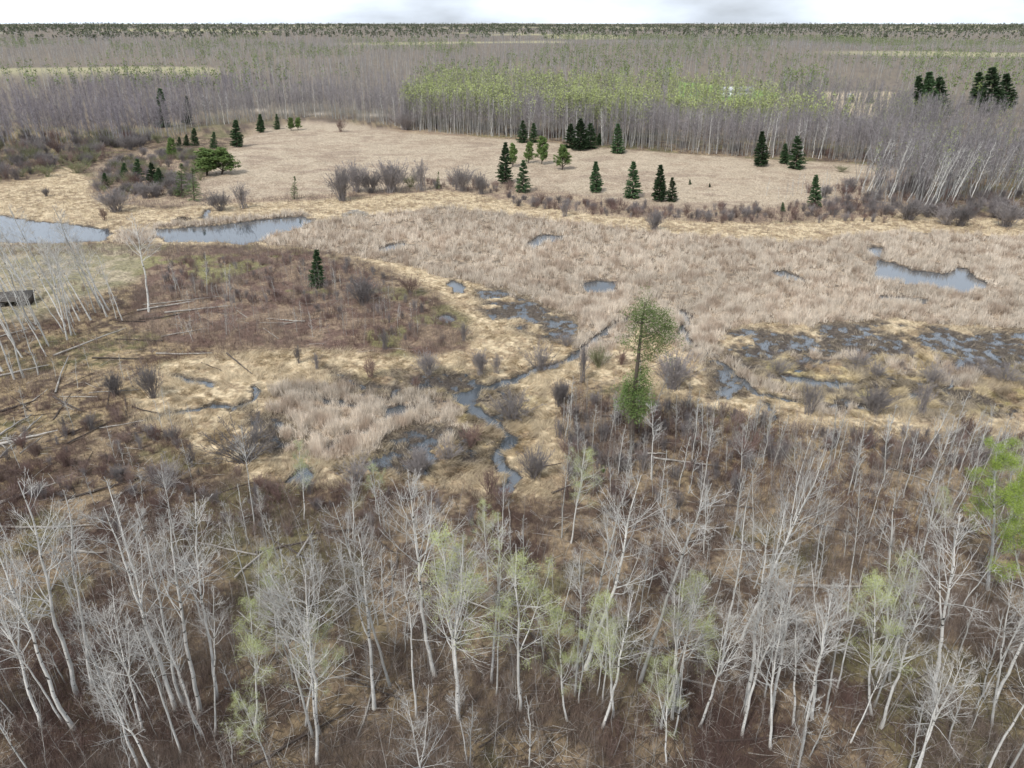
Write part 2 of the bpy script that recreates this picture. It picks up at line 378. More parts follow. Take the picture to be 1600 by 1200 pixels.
def merge(parts):
    V = []; T = []; M = []; o = 0
    for i, p in enumerate(parts):
        v, t = p[0], p[1]; V.append(v); T.append(t + o); M.append(np.full(len(t), p[2] if len(p) > 2 else 0)); o += len(v)
    return np.concatenate(V), np.concatenate(T), np.concatenate(M)
def slivers(B, D, ln, wd, rng):
    """one long thin triangle per base point B towards D"""
    D = norm(D); S = norm(np.cross(D, rng.normal(0, 1, D.shape))) * (wd / 2)[:, None]
    V = np.stack([B - S, B + S, B + D * ln[:, None]], 1).reshape(-1, 3)
    return V, np.arange(len(V)).reshape(-1, 3)
def leaves(rng, C_, size, n_each=1, spread=.15, tri=True):
    c = np.repeat(C_, n_each, 0) + rng.normal(0, spread, (len(C_) * n_each, 3))
    u = norm(rng.normal(0, 1, c.shape)); v = norm(np.cross(u, rng.normal(0, 1, c.shape)))
    s = (size * rng.uniform(.6, 1.3, len(c)))[:, None]
    V = np.stack([c - u * s, c + u * s * .8 + v * s * .4, c + v * s * 1.2], 1).reshape(-1, 3)
    return V, np.arange(len(V)).reshape(-1, 3)

# ------------------------------------------------------------------ tree kinds
def aspen(seed, h=18., r=.15, t0=.42, nb=24, spread=.33, k2=7, k3=5, leaf=None, crook=.02, forks=0, up=.55, twig=.006, wide=(.6,1.15), bark=None):
    """trunk mesh (bark, forks) and crown mesh (limbs, twigs, leaves)"""
    rng = np.random.default_rng(seed)
    n = 14; zz = np.linspace(0, 1, n); P = np.zeros((1, n, 3)); P[0, :, 2] = zz * h
    wob = np.cumsum(rng.normal(0, crook, (n, 2)), 0); wob -= zz[:, None] * wob[-1]; P[0, :, :2] = wob * h * .35
    R = (r * ((1 - zz) ** .8) + .018)[None]
    R[0, 0] *= 1.35
    TP = [(P, R)]
    for i in range(forks):
        q, rr = spawn(rng, P, R, 1, t0 + .05 * i, t0 + .05 + .1 * i, .3, .45, .5, 8, up=.9, jit=.05, rf=.7, lpow=.3)
        TP.append((q, rr))
    tv = merge([tubes(p, q, 7) for p, q in TP])
    L1 = [spawn(rng, P, R, nb, t0, .97, *wide, spread, 7, up=up, jit=.11, rf=.36, rmin=.010, lpow=.55, lmin=.18)]
    for p, q in TP[1:]: L1.append(spawn(rng, p, q, 8, .25, .97, .5, 1.0, .5, 6, up=up, jit=.12, rf=.5, rmin=.012))
    parts = []; tips = []
    for p, q in L1:
        parts.append((*tubes(p, q, 4), 0))
        p2, q2 = spawn(rng, p, q, k2, .25, .98, .45, 1.0, .5, 5, up=.35, jit=.14, rf=.6, rmin=twig * 1.5)
        parts.append((*tubes(p2, q2, 3), 0))
        p3, q3 = spawn(rng, p2, q2, k3, .2, 1., .4, 1.0, .55, 3, up=.2, jit=.15, rf=.65, rmin=twig)
        parts.append((*tubes(p3, q3, 3), 1)); tips.append(p3[:, 1]); tips.append(p3[:, -1])
    if leaf:
        tp = np.concatenate(tips); V, T = leaves(rng, tp, leaf[1], leaf[2], .16); parts.append((V, T, 2))
    cv = merge(parts)
    tm = mesh('trunk', tv[0], tv[1], bark or M_bark, smooth=True)
    cm = mesh('crown', cv[0], cv[1], [M_limb, M_twig, leaf[0] if leaf else M_twig], midx=cv[2])
    return tm, cm, h
def spruce(seed, h=8., width=.2, low=.04, needles=M_spruce, dens=1.0, droop=-.25, size=.13):
    rng = np.random.default_rng(seed)
    n = 8; zz = np.linspace(0, 1, n); P = np.zeros((1, n, 3)); P[0, :, 2] = zz * h; R = (h * .014 * (1 - zz) + .015)[None]
    tm = mesh('trunk', *tubes(P, R, 6), M_dbark, smooth=True)
    nb = int(270 * dens); t = low + (1 - low) * rng.uniform(0, 1, nb) ** 1.25; t = np.minimum(t, .97)
    L = h * width * ((1 - t) ** .82) * rng.uniform(.72, 1.12, nb) * (1 - .35 * np.exp(-((t - low) / .06))) + .10
    az = rng.uniform(0, 2 * math.pi, nb); L = L * (.78 + .5 * fbm(az * 1.2 + seed, t * 9, 1.0, 2, seed)); start = np.stack([0 * t, 0 * t, t * h], -1)
    d = np.stack([np.cos(az), np.sin(az), np.full(nb, .15) + .5 * t], -1)
    Q = grow(rng, start, d, L, 5, up=droop, jit=.05)
    pr = [(*tubes(Q, np.linspace(.02, .008, 5)[None] * np.ones((nb, 1)), 3), 1)]
    k = 26; s = rng.uniform(.12, 1, (nb, k)) ** .7 * 4; i0 = np.minimum(s.astype(int), 3); f = (s - i0)[..., None]; j = np.arange(nb)[:, None]
    c = Q[j, i0] * (1 - f) + Q[j, i0 + 1] * f; tn = norm(Q[j, i0 + 1] - Q[j, i0])
    c = c.reshape(-1, 3); tn = tn.reshape(-1, 3)
    side = norm(np.cross(tn, np.array([0, 0, 1.]))) * rng.choice([-1, 1], len(c))[:, None]
    D = norm(tn * .8 + side * rng.uniform(.2, 1.0, (len(c), 1)) + np.array([0, 0, 1]) * rng.uniform(-.7, .25, (len(c), 1)))
    Ln = rng.uniform(.6, 1.5, len(c)) * size * (h / 8) * 2.3; V, T = slivers(c - D * (Ln * .2)[:, None], D, Ln, Ln * .6, rng)
    pr.append((V, T, 0)); top = np.array([[0, 0, h * .95]]) + rng.normal(0, .03, (20, 3)) * [1, 1, 6]
    V, T = slivers(top, np.array([[0, 0, 1.]]) + rng.normal(0, .5, (20, 3)), np.full(20, .25 * h / 8), np.full(20, .09), rng); pr.append((V, T, 0))
    v, t_, m_ = merge(pr)
    return tm, mesh('crown', v, t_, [needles, M_dbark], midx=m_), h
def pine(seed, h=7., width=.36, low=.1, needles=M_pine, nb=70, size=.16):
    """rounder crown on rising limbs with needle tufts at the ends"""
    rng = np.random.default_rng(seed)
    n = 8; zz = np.linspace(0, 1, n); P = np.zeros((1, n, 3)); P[0, :, 2] = zz * h; P[0, :, :2] = np.cumsum(rng.normal(0, .01 * h, (n, 2)), 0)
    R = (h * .017 * (1 - zz) + .02)[None]; tm = mesh('trunk', *tubes(P, R, 6), M_dbark, smooth=True)
    p1, r1 = spawn(rng, P, R, nb, low, .96, .7, 1.2, width, 6, up=.55, jit=.09, rf=.5, rmin=.012, lpow=.5, lmin=.25)
    p2, r2 = spawn(rng, p1, r1, 6, .3, 1., .4, .9, .4, 4, up=.4, jit=.1, rf=.6, rmin=.008)
    c = p2[:, 1:].reshape(-1, 3)
    V, T = leaves(rng, c, size, 5, size * .8)
    v, t_, m_ = merge([(*tubes(p1, r1, 4), 1), (*tubes(p2, r2, 3), 1), (V, T, 0)])
    return tm, mesh('crown', v, t_, [needles, M_dbark], midx=m_), h
def shrub(seed, h=3., m=M_will, ns=64, fan=.55, k2=9, k3=4, r=.018, leaf=None, lean=0):
    rng = np.random.default_rng(seed)
    st = rng.normal(0, .16, (ns, 3)) * [1, 1, 0]; az = rng.uniform(0, 6.283, ns); tl = rng.uniform(.05, 1, ns) ** .8 * fan
    d = np.stack([np.cos(az) * np.sin(tl) + lean, np.sin(az) * np.sin(tl), np.cos(tl)], -1)
    P = grow(rng, st, d, h * rng.uniform(.65, 1.05, ns), 7, up=-.05, jit=.07); R = np.linspace(r, r * .35, 7)[None] * rng.uniform(.7, 1.3, (ns, 1))
    p2, r2 = spawn(rng, P, R, k2, .3, 1., .25, .7, .42, 4, up=.25, jit=.1, rf=.75, rmin=.011)
    p3, r3 = spawn(rng, p2, r2, k3, .2, 1., .3, .8, .5, 3, up=.2, jit=.12, rf=.8, rmin=.010)
    pr = [(*tubes(P, R, 4), 0), (*tubes(p2, r2, 3), 0), (*tubes(p3, r3, 3), 0)]
    if leaf: pr.append((*leaves(rng, p3[:, -1], .05, 2, .08), 1))
    v, t, mi = merge(pr)
    return mesh('willow_shrub', v, t, [m, leaf or m], midx=mi), h

def place_tree(kind, name, base, top, label, cat, group=None, spin=None, parts=('trunk', 'crown'), wid=None):
    tm, cm, h = kind; bz = ground_z(base[0], base[1]) - .08
    base = Vector((base[0], base[1], bz)); v = Vector(top) - base; L = v.length; s = L / h
    root = bpy.data.objects.new(name, None); COL.objects.link(root); root.location = base
    q = Vector((0, 0, 1)).rotation_difference(v.normalized()); sp = RNG.uniform(0, 6.283) if spin is None else spin
    root.rotation_mode = 'QUATERNION'; root.rotation_quaternion = q @ Quaternion((0, 0, 1), sp)
    wd = wid or s
    root.scale = (wd, wd, s); root.empty_display_size = .3
    root['label'] = label; root['category'] = cat
    if group: root['group'] = group
    for pn, me in zip(parts, (tm, cm)):
        c = bpy.data.objects.new(pn, me); COL.objects.link(c); c.parent = root
    return root
def trunk_px(top, low, h=None):
    """world base and tip of a tree from its tip and a low point of the trunk (its foot if h is None)"""
    if h is None:
        g = G(*low); t = onplane(*top, g[1]); return g, t
    Y = G(*top, h)[1]; T = onplane(*top, Y); Lw = onplane(*low, Y)
    k = T[2] / max(T[2] - Lw[2], .5); B = T + (Lw - T) * k
    return B[:2], T

exec_stage = []
A_NEAR = [aspen(100 + i, h=17, r=.128, t0=.42 + .04 * (i % 4), nb=26 + 3 * (i % 3), spread=.27 + .03 * (i % 3), forks=(i % 3), crook=.013, k2=9, k3=6) for i in range(8)]
A_SLIM = [aspen(140 + i, h=16, r=.082, bark=(M_bark if i % 2 else M_barkg), t0=.5 + .05 * (i % 3), nb=20 + 2 * i, spread=.19, k2=8, k3=6, crook=.010) for i in range(5)]
A_BUD = [aspen(160 + i, h=14, r=.085, t0=.35, nb=30, spread=.28, leaf=(M_bud, .03, 4), forks=1, crook=.012, k2=8) for i in range(4)]
A_LEAF = [aspen(180 + i, h=15, r=.11, t0=.3, nb=30, spread=.24, leaf=(M_leafb, .036, 12), forks=1, crook=.012) for i in range(2)]
A_SAP = [aspen(200 + i, h=6, r=.03, bark=M_barkg, t0=.3, nb=18, spread=.2, k2=4, k3=3, twig=.005, crook=.014) for i in range(6)]

# foreground and mid-ground aspens: (tip px, low px, height, kind list, variant, label)
HERO = [
 ((28,752),(107,1045),18,A_NEAR,0,'tall leaning pale aspen nearest the left edge with long forked crown'),
 ((100,768),(135,1020),17,A_SLIM,1,'slim pale aspen just right of the leftmost tall one, crown touching it'),
 ((-12,840),(75,1037),16,A_NEAR,3,'pale aspen leaning left out of the left edge in the foreground'),
 ((162,792),(250,1045),17,A_NEAR,1,'thick left-leaning aspen with branches low on its left side, left foreground'),
 ((212,786),(272,1025),17,A_SLIM,0,'slim left-leaning aspen close behind the thick left-leaning one'),
 ((262,795),(300,1037),17,A_NEAR,6,'nearly straight aspen with bright white limbs, left foreground'),
 ((305,770),(335,1045),17.5,A_SLIM,3,'thin tall aspen with a straight lower trunk, right end of the left foreground row'),
 ((410,895),(456,1045),14,A_SLIM,4,'thin aspen leaning left beside the fan-shaped one, foreground'),
 ((470,868),(485,1037),15,A_NEAR,2,'short aspen with a wide fan-shaped crown left of the foreground middle'),
 ((520,785),(585,1000),16,A_SLIM,2,'slim aspen leaning left over its neighbour with the straight white trunk'),
 ((560,835),(580,1045),15,A_NEAR,4,'straight white-trunked aspen with crown of rising limbs, centre left foreground'),
 ((637,750),(662,945),17,A_NEAR,7,'scarred white aspen with a flat crown spreading wide over brown brush'),
 ((632,888),(646,1045),13,A_SLIM,1,'thin short aspen under the flat-crowned scarred one'),
 ((690,835),(706,1037),15,A_BUD,0,'budding aspen with greenish crown, left one of the twin white trunks'),
 ((722,850),(719,1037),15,A_NEAR,5,'broad aspen with far-reaching limbs, right one of the twin white trunks'),
 ((778,800),(770,990),15,A_SLIM,3,'thin grey aspen right of the twin white trunks'),
 ((806,850),(809,1040),14.5,A_BUD,1,'large budding aspen with pale green haze of buds, foreground middle'),
 ((1002,742),(947,938),17,A_NEAR,0,'right-leaning white aspen with banded trunk, right one of the leaning pair'),
 ((982,752),(925,945),16.5,A_SLIM,0,'right-leaning white aspen with banded trunk, left one of the leaning pair'),
 ((1112,755),(1032,978),17,A_SLIM,2,'white aspen leaning right with dark scars, standing alone right of the leaning pair'),
 ((990,925),(962,1045),12,A_NEAR,3,'low thick aspen with a broken top and side limbs, bottom middle'),
 ((945,930),(952,1045),11,A_BUD,2,'short budding aspen beside the broken-topped one'),
 ((907,860),(902,990),13,A_SLIM,4,'thin straight aspen with few limbs left of the leaning pair'),
 ((1200,818),(1172,1045),16,A_NEAR,1,'big bright white aspen with wide crown and dark scars low on its trunk, right foreground'),
 ((1166,790),(1148,915),15,A_SLIM,1,'thin aspen behind the big bright white one'),
 ((1292,702),(1207,892),17,A_NEAR,2,'strongly right-leaning thick white aspen with spreading top, right foreground'),
 ((1017,625),(1017,752),None,A_SLIM,3,'lone slender white aspen beside the tall green-topped conifer'),
 ((1500,805),(1466,1045),16,A_NEAR,4,'big white aspen with broad fan-shaped crown near the right edge'),
 ((1400,762),(1388,890),15,A_SLIM,0,'slim pale aspen with narrow crown, centre of the right foreground'),
 ((1470,735),(1440,860),15,A_SLIM,2,'slim grey aspen behind the broad fan-crowned one near the right edge'),
 ((1320,900),(1300,1040),12,A_SLIM,4,'short pale aspen between the two biggest right foreground aspens'),
 ((1366,905),(1364,1040),12,A_BUD,3,'short budding aspen left of the broad fan-crowned one'),
 ((1345,740),(1335,850),14,A_SLIM,1,'thin aspen right of the strongly leaning thick one'),
 ((1583,900),(1560,1045),13,A_SLIM,2,'thin pale aspen at the bottom right edge'),
 ((1562,680),(1548,850),15,A_LEAF,0,'aspen in bright fresh green leaf at the right edge'),
 ((1612,740),(1600,930),15,A_LEAF,1,'second aspen in bright green leaf, cut by the right edge'),
 ((390,940),(396,1060),11,A_BUD,0,'low budding aspen with pale green twigs, bottom left of the middle'),
 ((160,950),(190,1045),11,A_NEAR,5,'short spreading pale aspen among the left foreground trunks'),
 ((500,960),(487,1060),10,A_BUD,1,'low bushy budding aspen under the fan-crowned one'),
 ((870,955),(880,1060),10,A_BUD,3,'low budding aspen in the pale green patch, bottom middle'),
 ((1090,900),(1065,1050),12,A_BUD,2,'small budding aspen left of the big bright white one'),
 ((1245,960),(1240,1080),10,A_NEAR,6,'low bare aspen with dense twigs right of the big bright white one'),
 # left mid-ground birches
 ((-32,400),(38,592),None,A_SLIM,0,'spotted birch trunk leaning left at the left edge, right one of the low group'),
 ((-45,420),(22,596),None,A_SLIM,1,'spotted birch trunk leaning left, left one of the low group at the left edge'),
 ((2,388),(76,542),None,A_SLIM,2,'birch leaning left between the edge group and the clearing group'),
 ((68,380),(105,535),None,A_SLIM,3,'pale birch on the near side of the green clearing, leaning left'),
 ((82,372),(113,527),None,A_SLIM,4,'thin pale birch right beside the one on the near side of the green clearing'),
 ((122,378),(167,498),None,A_NEAR,1,'crooked birch with branchy top in front of the green clearing'),
 ((100,375),(150,490),None,A_SLIM,0,'thin birch left of the crooked branchy one in the green clearing'),
 ((150,395),(191,502),None,A_SLIM,1,'thin birch right of the crooked branchy one in the green clearing'),
 ((210,338),(232,490),None,A_NEAR,3,'tall white birch reaching above the pond gap, left mid-ground'),
 ((262,405),(285,466),None,A_SAP,0,'short white birch leaning left on the brushy knoll'),
 ((320,392),(324,463),None,A_SAP,1,'straight white birch stem on the brushy knoll'),
 ((351,408),(356,472),None,A_SAP,2,'left stem of two close white birches on the brushy knoll'),
 ((359,412),(360,474),None,A_SAP,3,'right stem of two close white birches on the brushy knoll'),
 ((1000,560),(998,680),None,A_SAP,4,'grey sapling behind the lone slender white aspen'),
 ((1548,630),(1548,677),None,A_SAP,5,'small pale forked tree alone on the straw bank, right side'),
 ((1482,235),(1458,325),None,A_SLIM,2,'white leaning aspen at the left front of the right-hand stand'),
 ((1500,255),(1485,310),None,A_SLIM,3,'white leaning aspen second from the left in the front of the right-hand stand'),
 ((1545,235),(1512,305),None,A_NEAR,2,'forked white aspen leaning right in the right-hand stand'),
 ((1585,240),(1548,297),None,A_SLIM,0,'white leaning aspen near the right edge in the right-hand stand'),
 ((1612,245),(1575,318),None,A_SLIM,4,'rightmost white leaning aspen of the right-hand stand'),
 ((218,165),(220,218),None,A_SLIM,1,'left one of two pale aspens before the grey wood, top left'),
 ((234,168),(238,219),None,A_SLIM,3,'right one of two pale aspens before the grey wood, top left'),
 ((1465,222),(1450,283),None,A_LEAF,0,'yellow-green leafing aspen at the left of the right-hand stand'),
 ((1515,225),(1508,280),None,A_LEAF,1,'yellow-green leafing aspen inside the right-hand stand'),
 ((1587,198),(1582,240),None,A_LEAF,0,'slim yellow-green aspen high in the right-hand stand'),
]
count_aspen = 0
for tip, low, h, lib, v, lab in HERO:
    b, t = trunk_px(tip, low, h); kd = lib[v]
    nm = 'birch_tree' if 'birch' in lab else 'aspen_tree'
    L_ = np.linalg.norm(np.array([*b, 0]) - t)
    place_tree(kd, nm, b, t, lab, 'tree', wid=L_ / kd[2] * (.8 if lib is A_SAP else .68 if 'strongly' in lab else 1.25 if (nm == 'birch_tree' or 'lone' in lab) else 1))
    count_aspen += 1

def pts_in(P, n, rng, dens=None):
    out = []; lo = P.min(0); hi = P.max(0); tot = 0
    while tot < n:
        c = rng.uniform(lo, hi, (n * 3, 2)); m = sdf_poly(c[:, 0], c[:, 1], P, .1) < 0
        if dens is not None: m &= rng.uniform(0, 1, len(c)) < dens(c[:, 0], c[:, 1])
        c = c[m]; out.append(c); tot += len(c)
        if len(c) == 0: break
    return np.concatenate(out)[:n]

# understorey aspens scattered between the foreground trees and bottom strip
FG = poly([(-60,800),(300,830),(560,800),(800,850),(1000,820),(1150,760),(1660,700),(1660,1080),(1700,1300),(-100,1300),(-60,1000)])
rng = np.random.default_rng(41)
for i, (x, y) in enumerate(pts_in(FG, 74, rng)):
    near = y < 42
    kd = (A_SLIM + A_BUD[:2] + A_SLIM + A_NEAR[:2])[rng.integers(0, 14)]; hh = rng.uniform(7, 13) if near else rng.uniform(6, 11)
    sp = x / max(y, 20) 
    top = (x + rng.normal(0, .8) + sp * .3, y + rng.normal(0, .6), hh)
    if kd in A_BUD: lab, nm = 'smaller budding aspen in the crowded foreground wood', 'aspen_tree'
    else: lab, nm = 'smaller bare grey aspen in the crowded foreground wood', 'aspen_tree'
    place_tree(kd, nm, (x, y), top, lab, 'tree', 'smaller aspens of the foreground wood', wid=hh / kd[2] * .9)
LB = poly([(-60,420),(60,440),(120,470),(180,480),(200,505),(110,545),(60,600),(-80,640)])
for i, (x, y) in enumerate(pts_in(LB, 38, rng)):
    kd = A_SLIM[rng.integers(0, 5)]; hh = rng.uniform(10, 17)
    place_tree(kd, 'birch_tree', (x, y), (x - rng.uniform(.12, .3) * hh, y + rng.normal(0, .6), hh), 'slender birch in the dense left-leaning stand at the left edge', 'tree', 'birches of the left stand', wid=hh / 16 * 1.35)
NR = poly([(-140,1120),(300,1100),(800,1110),(1300,1090),(1760,1100),(1760,1240),(-140,1240)])
for i, (x, y) in enumerate(pts_in(NR, 26, rng)):
    kd = (A_SLIM + A_NEAR)[rng.integers(0, 13)]; hh = rng.uniform(10.5, 15) * (1 if y > 27 else .8)
    place_tree(kd, 'aspen_tree', (x, y), (x + x / y * .6 + rng.normal(0, .6), y + rng.normal(0, .5), hh), 'bare aspen rising from below the bottom edge of the photo', 'tree', 'aspens along the bottom edge', wid=hh / kd[2])
# saplings
SAPZ = [(poly([(-60,900),(300,860),(560,830),(800,850),(1000,840),(1250,780),(1660,760),(1700,1250),(-100,1250)]), 112, 'thin grey stem between the foreground aspens', (3.5, 8)),
        (poly([(880,640),(1150,650),(1250,700),(1180,800),(900,800),(850,760)]), 46, 'thin bare sapling on the slope below the tall conifer', (3.5, 7)),
        (poly([(250,440),(560,440),(700,520),(640,545),(300,540),(240,500)]), 34, 'thin pale sapling in the brush of the knoll', (2.5, 4.5)),
        (poly([(1280,700),(1600,700),(1640,780),(1250,800)]), 34, 'thin grey sapling behind the right foreground trees', (4, 8)),
        (poly([(40,560),(300,600),(420,760),(640,790),(500,850),(60,800),(-40,640)]), 24, 'thin sapling on the brown slope at the lower left', (2.5, 5)),
        (poly([(1380,290),(1160,300),(1180,320),(1380,330),(1420,300)]), 22, 'thin grey sapling between meadow and right-hand stand', (3, 6)),
        (poly([(0,470),(200,470),(190,540),(60,600),(-60,600),(-60,480)]), 20, 'thin bare stem among the left mid-ground birches', (5, 10))]
for P, nn, lab, (h0, h1) in SAPZ:
    for x, y in pts_in(P, nn, rng):
        kd = A_SAP[rng.integers(0, 6)]; hh = rng.uniform(h0, h1)
        place_tree(kd, 'young_aspen', (x, y), (x + rng.normal(0, .06) * hh, y + rng.normal(0, .04) * hh, hh), lab, 'sapling', lab.replace('thin', 'thin').replace('sapling', 'saplings').replace('stem', 'stems'), wid=hh / 6 * 1.0)

# ------------------------------------------------------------------ conifers
SPR = [spruce(300 + i, h=8, width=.20 + .022 * (i % 3), dens=1.0 + .2 * (i % 2), low=.015 + .03 * (i % 2), droop=-.12 - .1 * (i % 3)) for i in range(5)]
PIN = [pine(320 + i) for i in range(3)]
LAR = [spruce(340 + i, h=7, width=.2, needles=M_larch, dens=.5, size=.08) for i in range(2)]
CON = [ # tip, foot, kind, variant, label
 ((495,390),(495,450),SPR,0,'spruce standing alone on the brushy knoll beside the marsh',1.15),
 ((931,252),(931,302),SPR,1,'spruce standing alone in the near meadow, leftmost of the near row',1.15),
 ((990,252),(988,311),SPR,2,'biggest dark spruce of the near row in the meadow',1.15),
 ((1032,257),(1030,316),SPR,3,'ragged spruce next to a smaller one at the right of the near row',1.15),
 ((1051,277),(1050,316),SPR,4,'smaller lighter spruce leaning against the ragged one in the meadow',1.2),
 ((1275,273),(1273,326),SPR,0,'lighter green spruce alone in dry brush at the right of the meadow',1.1),
 ((1191,205),(1189,261),SPR,1,'dark spruce standing apart at the far side of the meadow',1.15),
 ((1246,212),(1244,265),SPR,2,'larger dark spruce of the touching pair at the far side of the meadow',1.3),
 ((1227,224),(1225,257),SPR,3,'smaller dark spruce of the touching pair at the far side of the meadow',1.4),
 ((965,193),(965,241),SPR,4,'dark spruce alone at the forest edge behind the meadow',1.25),
 ((892,193),(890,232),SPR,0,'left dark spruce of the dense trio at the forest edge',1.6),
 ((907,185),(906,236),SPR,1,'middle and tallest dark spruce of the dense trio at the forest edge',1.5),
 ((923,192),(922,233),SPR,2,'right dark spruce of the dense trio at the forest edge',1.5),
 ((937,208),(936,228),SPR,3,'small dark spruce right of the dense trio at the forest edge',1.6),
 ((817,188),(817,224),SPR,4,'left dark spruce of the pair behind the pines',1.4),
 ((834,192),(834,224),SPR,0,'right dark spruce of the pair behind the pines',1.4),
 ((790,222),(789,288),SPR,1,'spruce at the left front of the conifer group in the meadow',1.0),
 ((818,250),(817,302),SPR,2,'spruce at the right front of the conifer group in the meadow',1.15),
 ((803,225),(802,262),PIN,0,'lighter green pine between the front spruces of the conifer group',1.0),
 ((827,222),(826,256),PIN,1,'small pine left of the spreading pine in the conifer group',1.0),
 ((847,214),(846,258),PIN,2,'spreading light green pine behind the conifer group',1.15),
 ((881,228),(879,267),PIN,0,'low spreading pine at the right of the conifer group',1.3),
 ((368,187),(370,231),SPR,3,'dark spruce at the left rim of the meadow',1.4),
 ((334,206),(334,233),SPR,4,'small dark spruce left of the one at the meadow rim',1.3),
 ((303,200),(304,229),SPR,0,'spruce in the scrub behind the bushy pines',1.4),
 ((291,210),(291,229),SPR,1,'small spruce left of its taller twin in the scrub',1.4),
 ((280,214),(280,230),SPR,2,'smallest spruce in the scrub, left of two others',1.5),
 ((267,216),(267,250),PIN,1,'green pine in the scrub left of the bushy pines',1.0),
 ((320,233),(324,275),PIN,2,'bushy green pine at the meadow edge, left one of two',2.2),
 ((346,234),(347,274),PIN,0,'bushy green pine at the meadow edge, right one of two',2.2),
 ((194,254),(195,280),SPR,3,'leftmost dark spruce of three in the willow scrub',1.4),
 ((214,248),(217,283),SPR,4,'tallest dark spruce of three in the willow scrub',1.4),
 ((236,254),(240,290),SPR,0,'bushy dark spruce of three in the willow scrub',1.5),
 ((247,262),(249,292),SPR,1,'dark spruce behind the bushy one in the willow scrub',1.5),
 ((163,270),(164,296),SPR,2,'small dark spruce at the left end of the willow scrub',1.2),
 ((406,178),(407,208),SPR,3,'dark spruce left of two pines behind the meadow',1.4),
 ((432,178),(433,203),SPR,4,'slim lighter spruce behind the meadow',1.2),
 ((455,184),(455,205),PIN,1,'left pine of a close pair behind the meadow',1.2),
 ((466,184),(466,204),PIN,2,'right pine of a close pair behind the meadow',1.3),
 ((250,138),(255,200),SPR,0,'tall dark spruce in the grey wood at the top left',1.1),
 ((291,150),(291,195),SPR,1,'narrow dark spruce deep in the grey wood at the top left',.9),
 ((460,275),(460,313),LAR,0,'light green young larch in front of the meadow, left of the willows',1.0),
 ((685,268),(684,298),LAR,1,'small pale larch between the willows at the meadow edge',.8),
 ((283,255),(284,310),LAR,1,'tall grey-green larch at the right end of the willow scrub',1.3),
 ((300,262),(304,316),LAR,0,'second grey-green larch at the right end of the willow scrub',1.3),
 ((1078,280),(1078,290),SPR,2,'tiny spruce seedling in the meadow, left one of two',1.2),
 ((1109,286),(1109,294),SPR,3,'tiny spruce seedling in the meadow, right one of two',1.2),
 ((1393,248),(1393,259),SPR,1,'small dark spruce at the far right corner of the meadow',1.8),
 ((1223,316),(1223,333),SPR,4,'seedling spruce in the dry brush below the right-hand spruce',1.2),
 ((1436,118),(1436,192),SPR,0,'leftmost spruce of the dark group above the right-hand stand',1.1),
 ((1452,112),(1452,188),SPR,1,'second spruce of the dark group above the right-hand stand',1.3),
 ((1468,120),(1468,186),SPR,2,'third spruce of the dark group above the right-hand stand',1.3),
 ((1530,112),(1530,165),SPR,3,'left spruce of the dark group at the top right corner',1.6),
 ((1550,105),(1550,178),SPR,4,'middle spruce of the dark group at the top right corner',1.5),
 ((1572,115),(1572,170),SPR,0,'right spruce of the dark group at the top right corner',1.6),
 ((1022,190),(1022,212),SPR,1,'dark spruce deep among the aspens behind the meadow',1.3),
 ((1331,146),(1331,161),SPR,2,'round dark spruce beside the parked white trailer',1.6),
 ((1359,144),(1359,162),SPR,3,'broad dark spruce right of the parked white trailer',2.2),
 ((942,732),(941,742),PIN,1,'tiny green pine in the foreground brush',1.3),
 ((1118,140),(1118,165),SPR,4,'spruce by the green lawn at the top',1.0),
]
for tip, foot, lib, v, lab, wf in CON:
    b, t = trunk_px(tip, foot); kd = lib[v]; L_ = np.linalg.norm(np.array([*b, 0]) - t)
    nm = 'spruce_tree' if lib is SPR else 'pine_tree' if lib is PIN else 'larch_tree'
    place_tree(kd, nm, b, t, lab, 'tree', wid=L_ / kd[2] * wf)

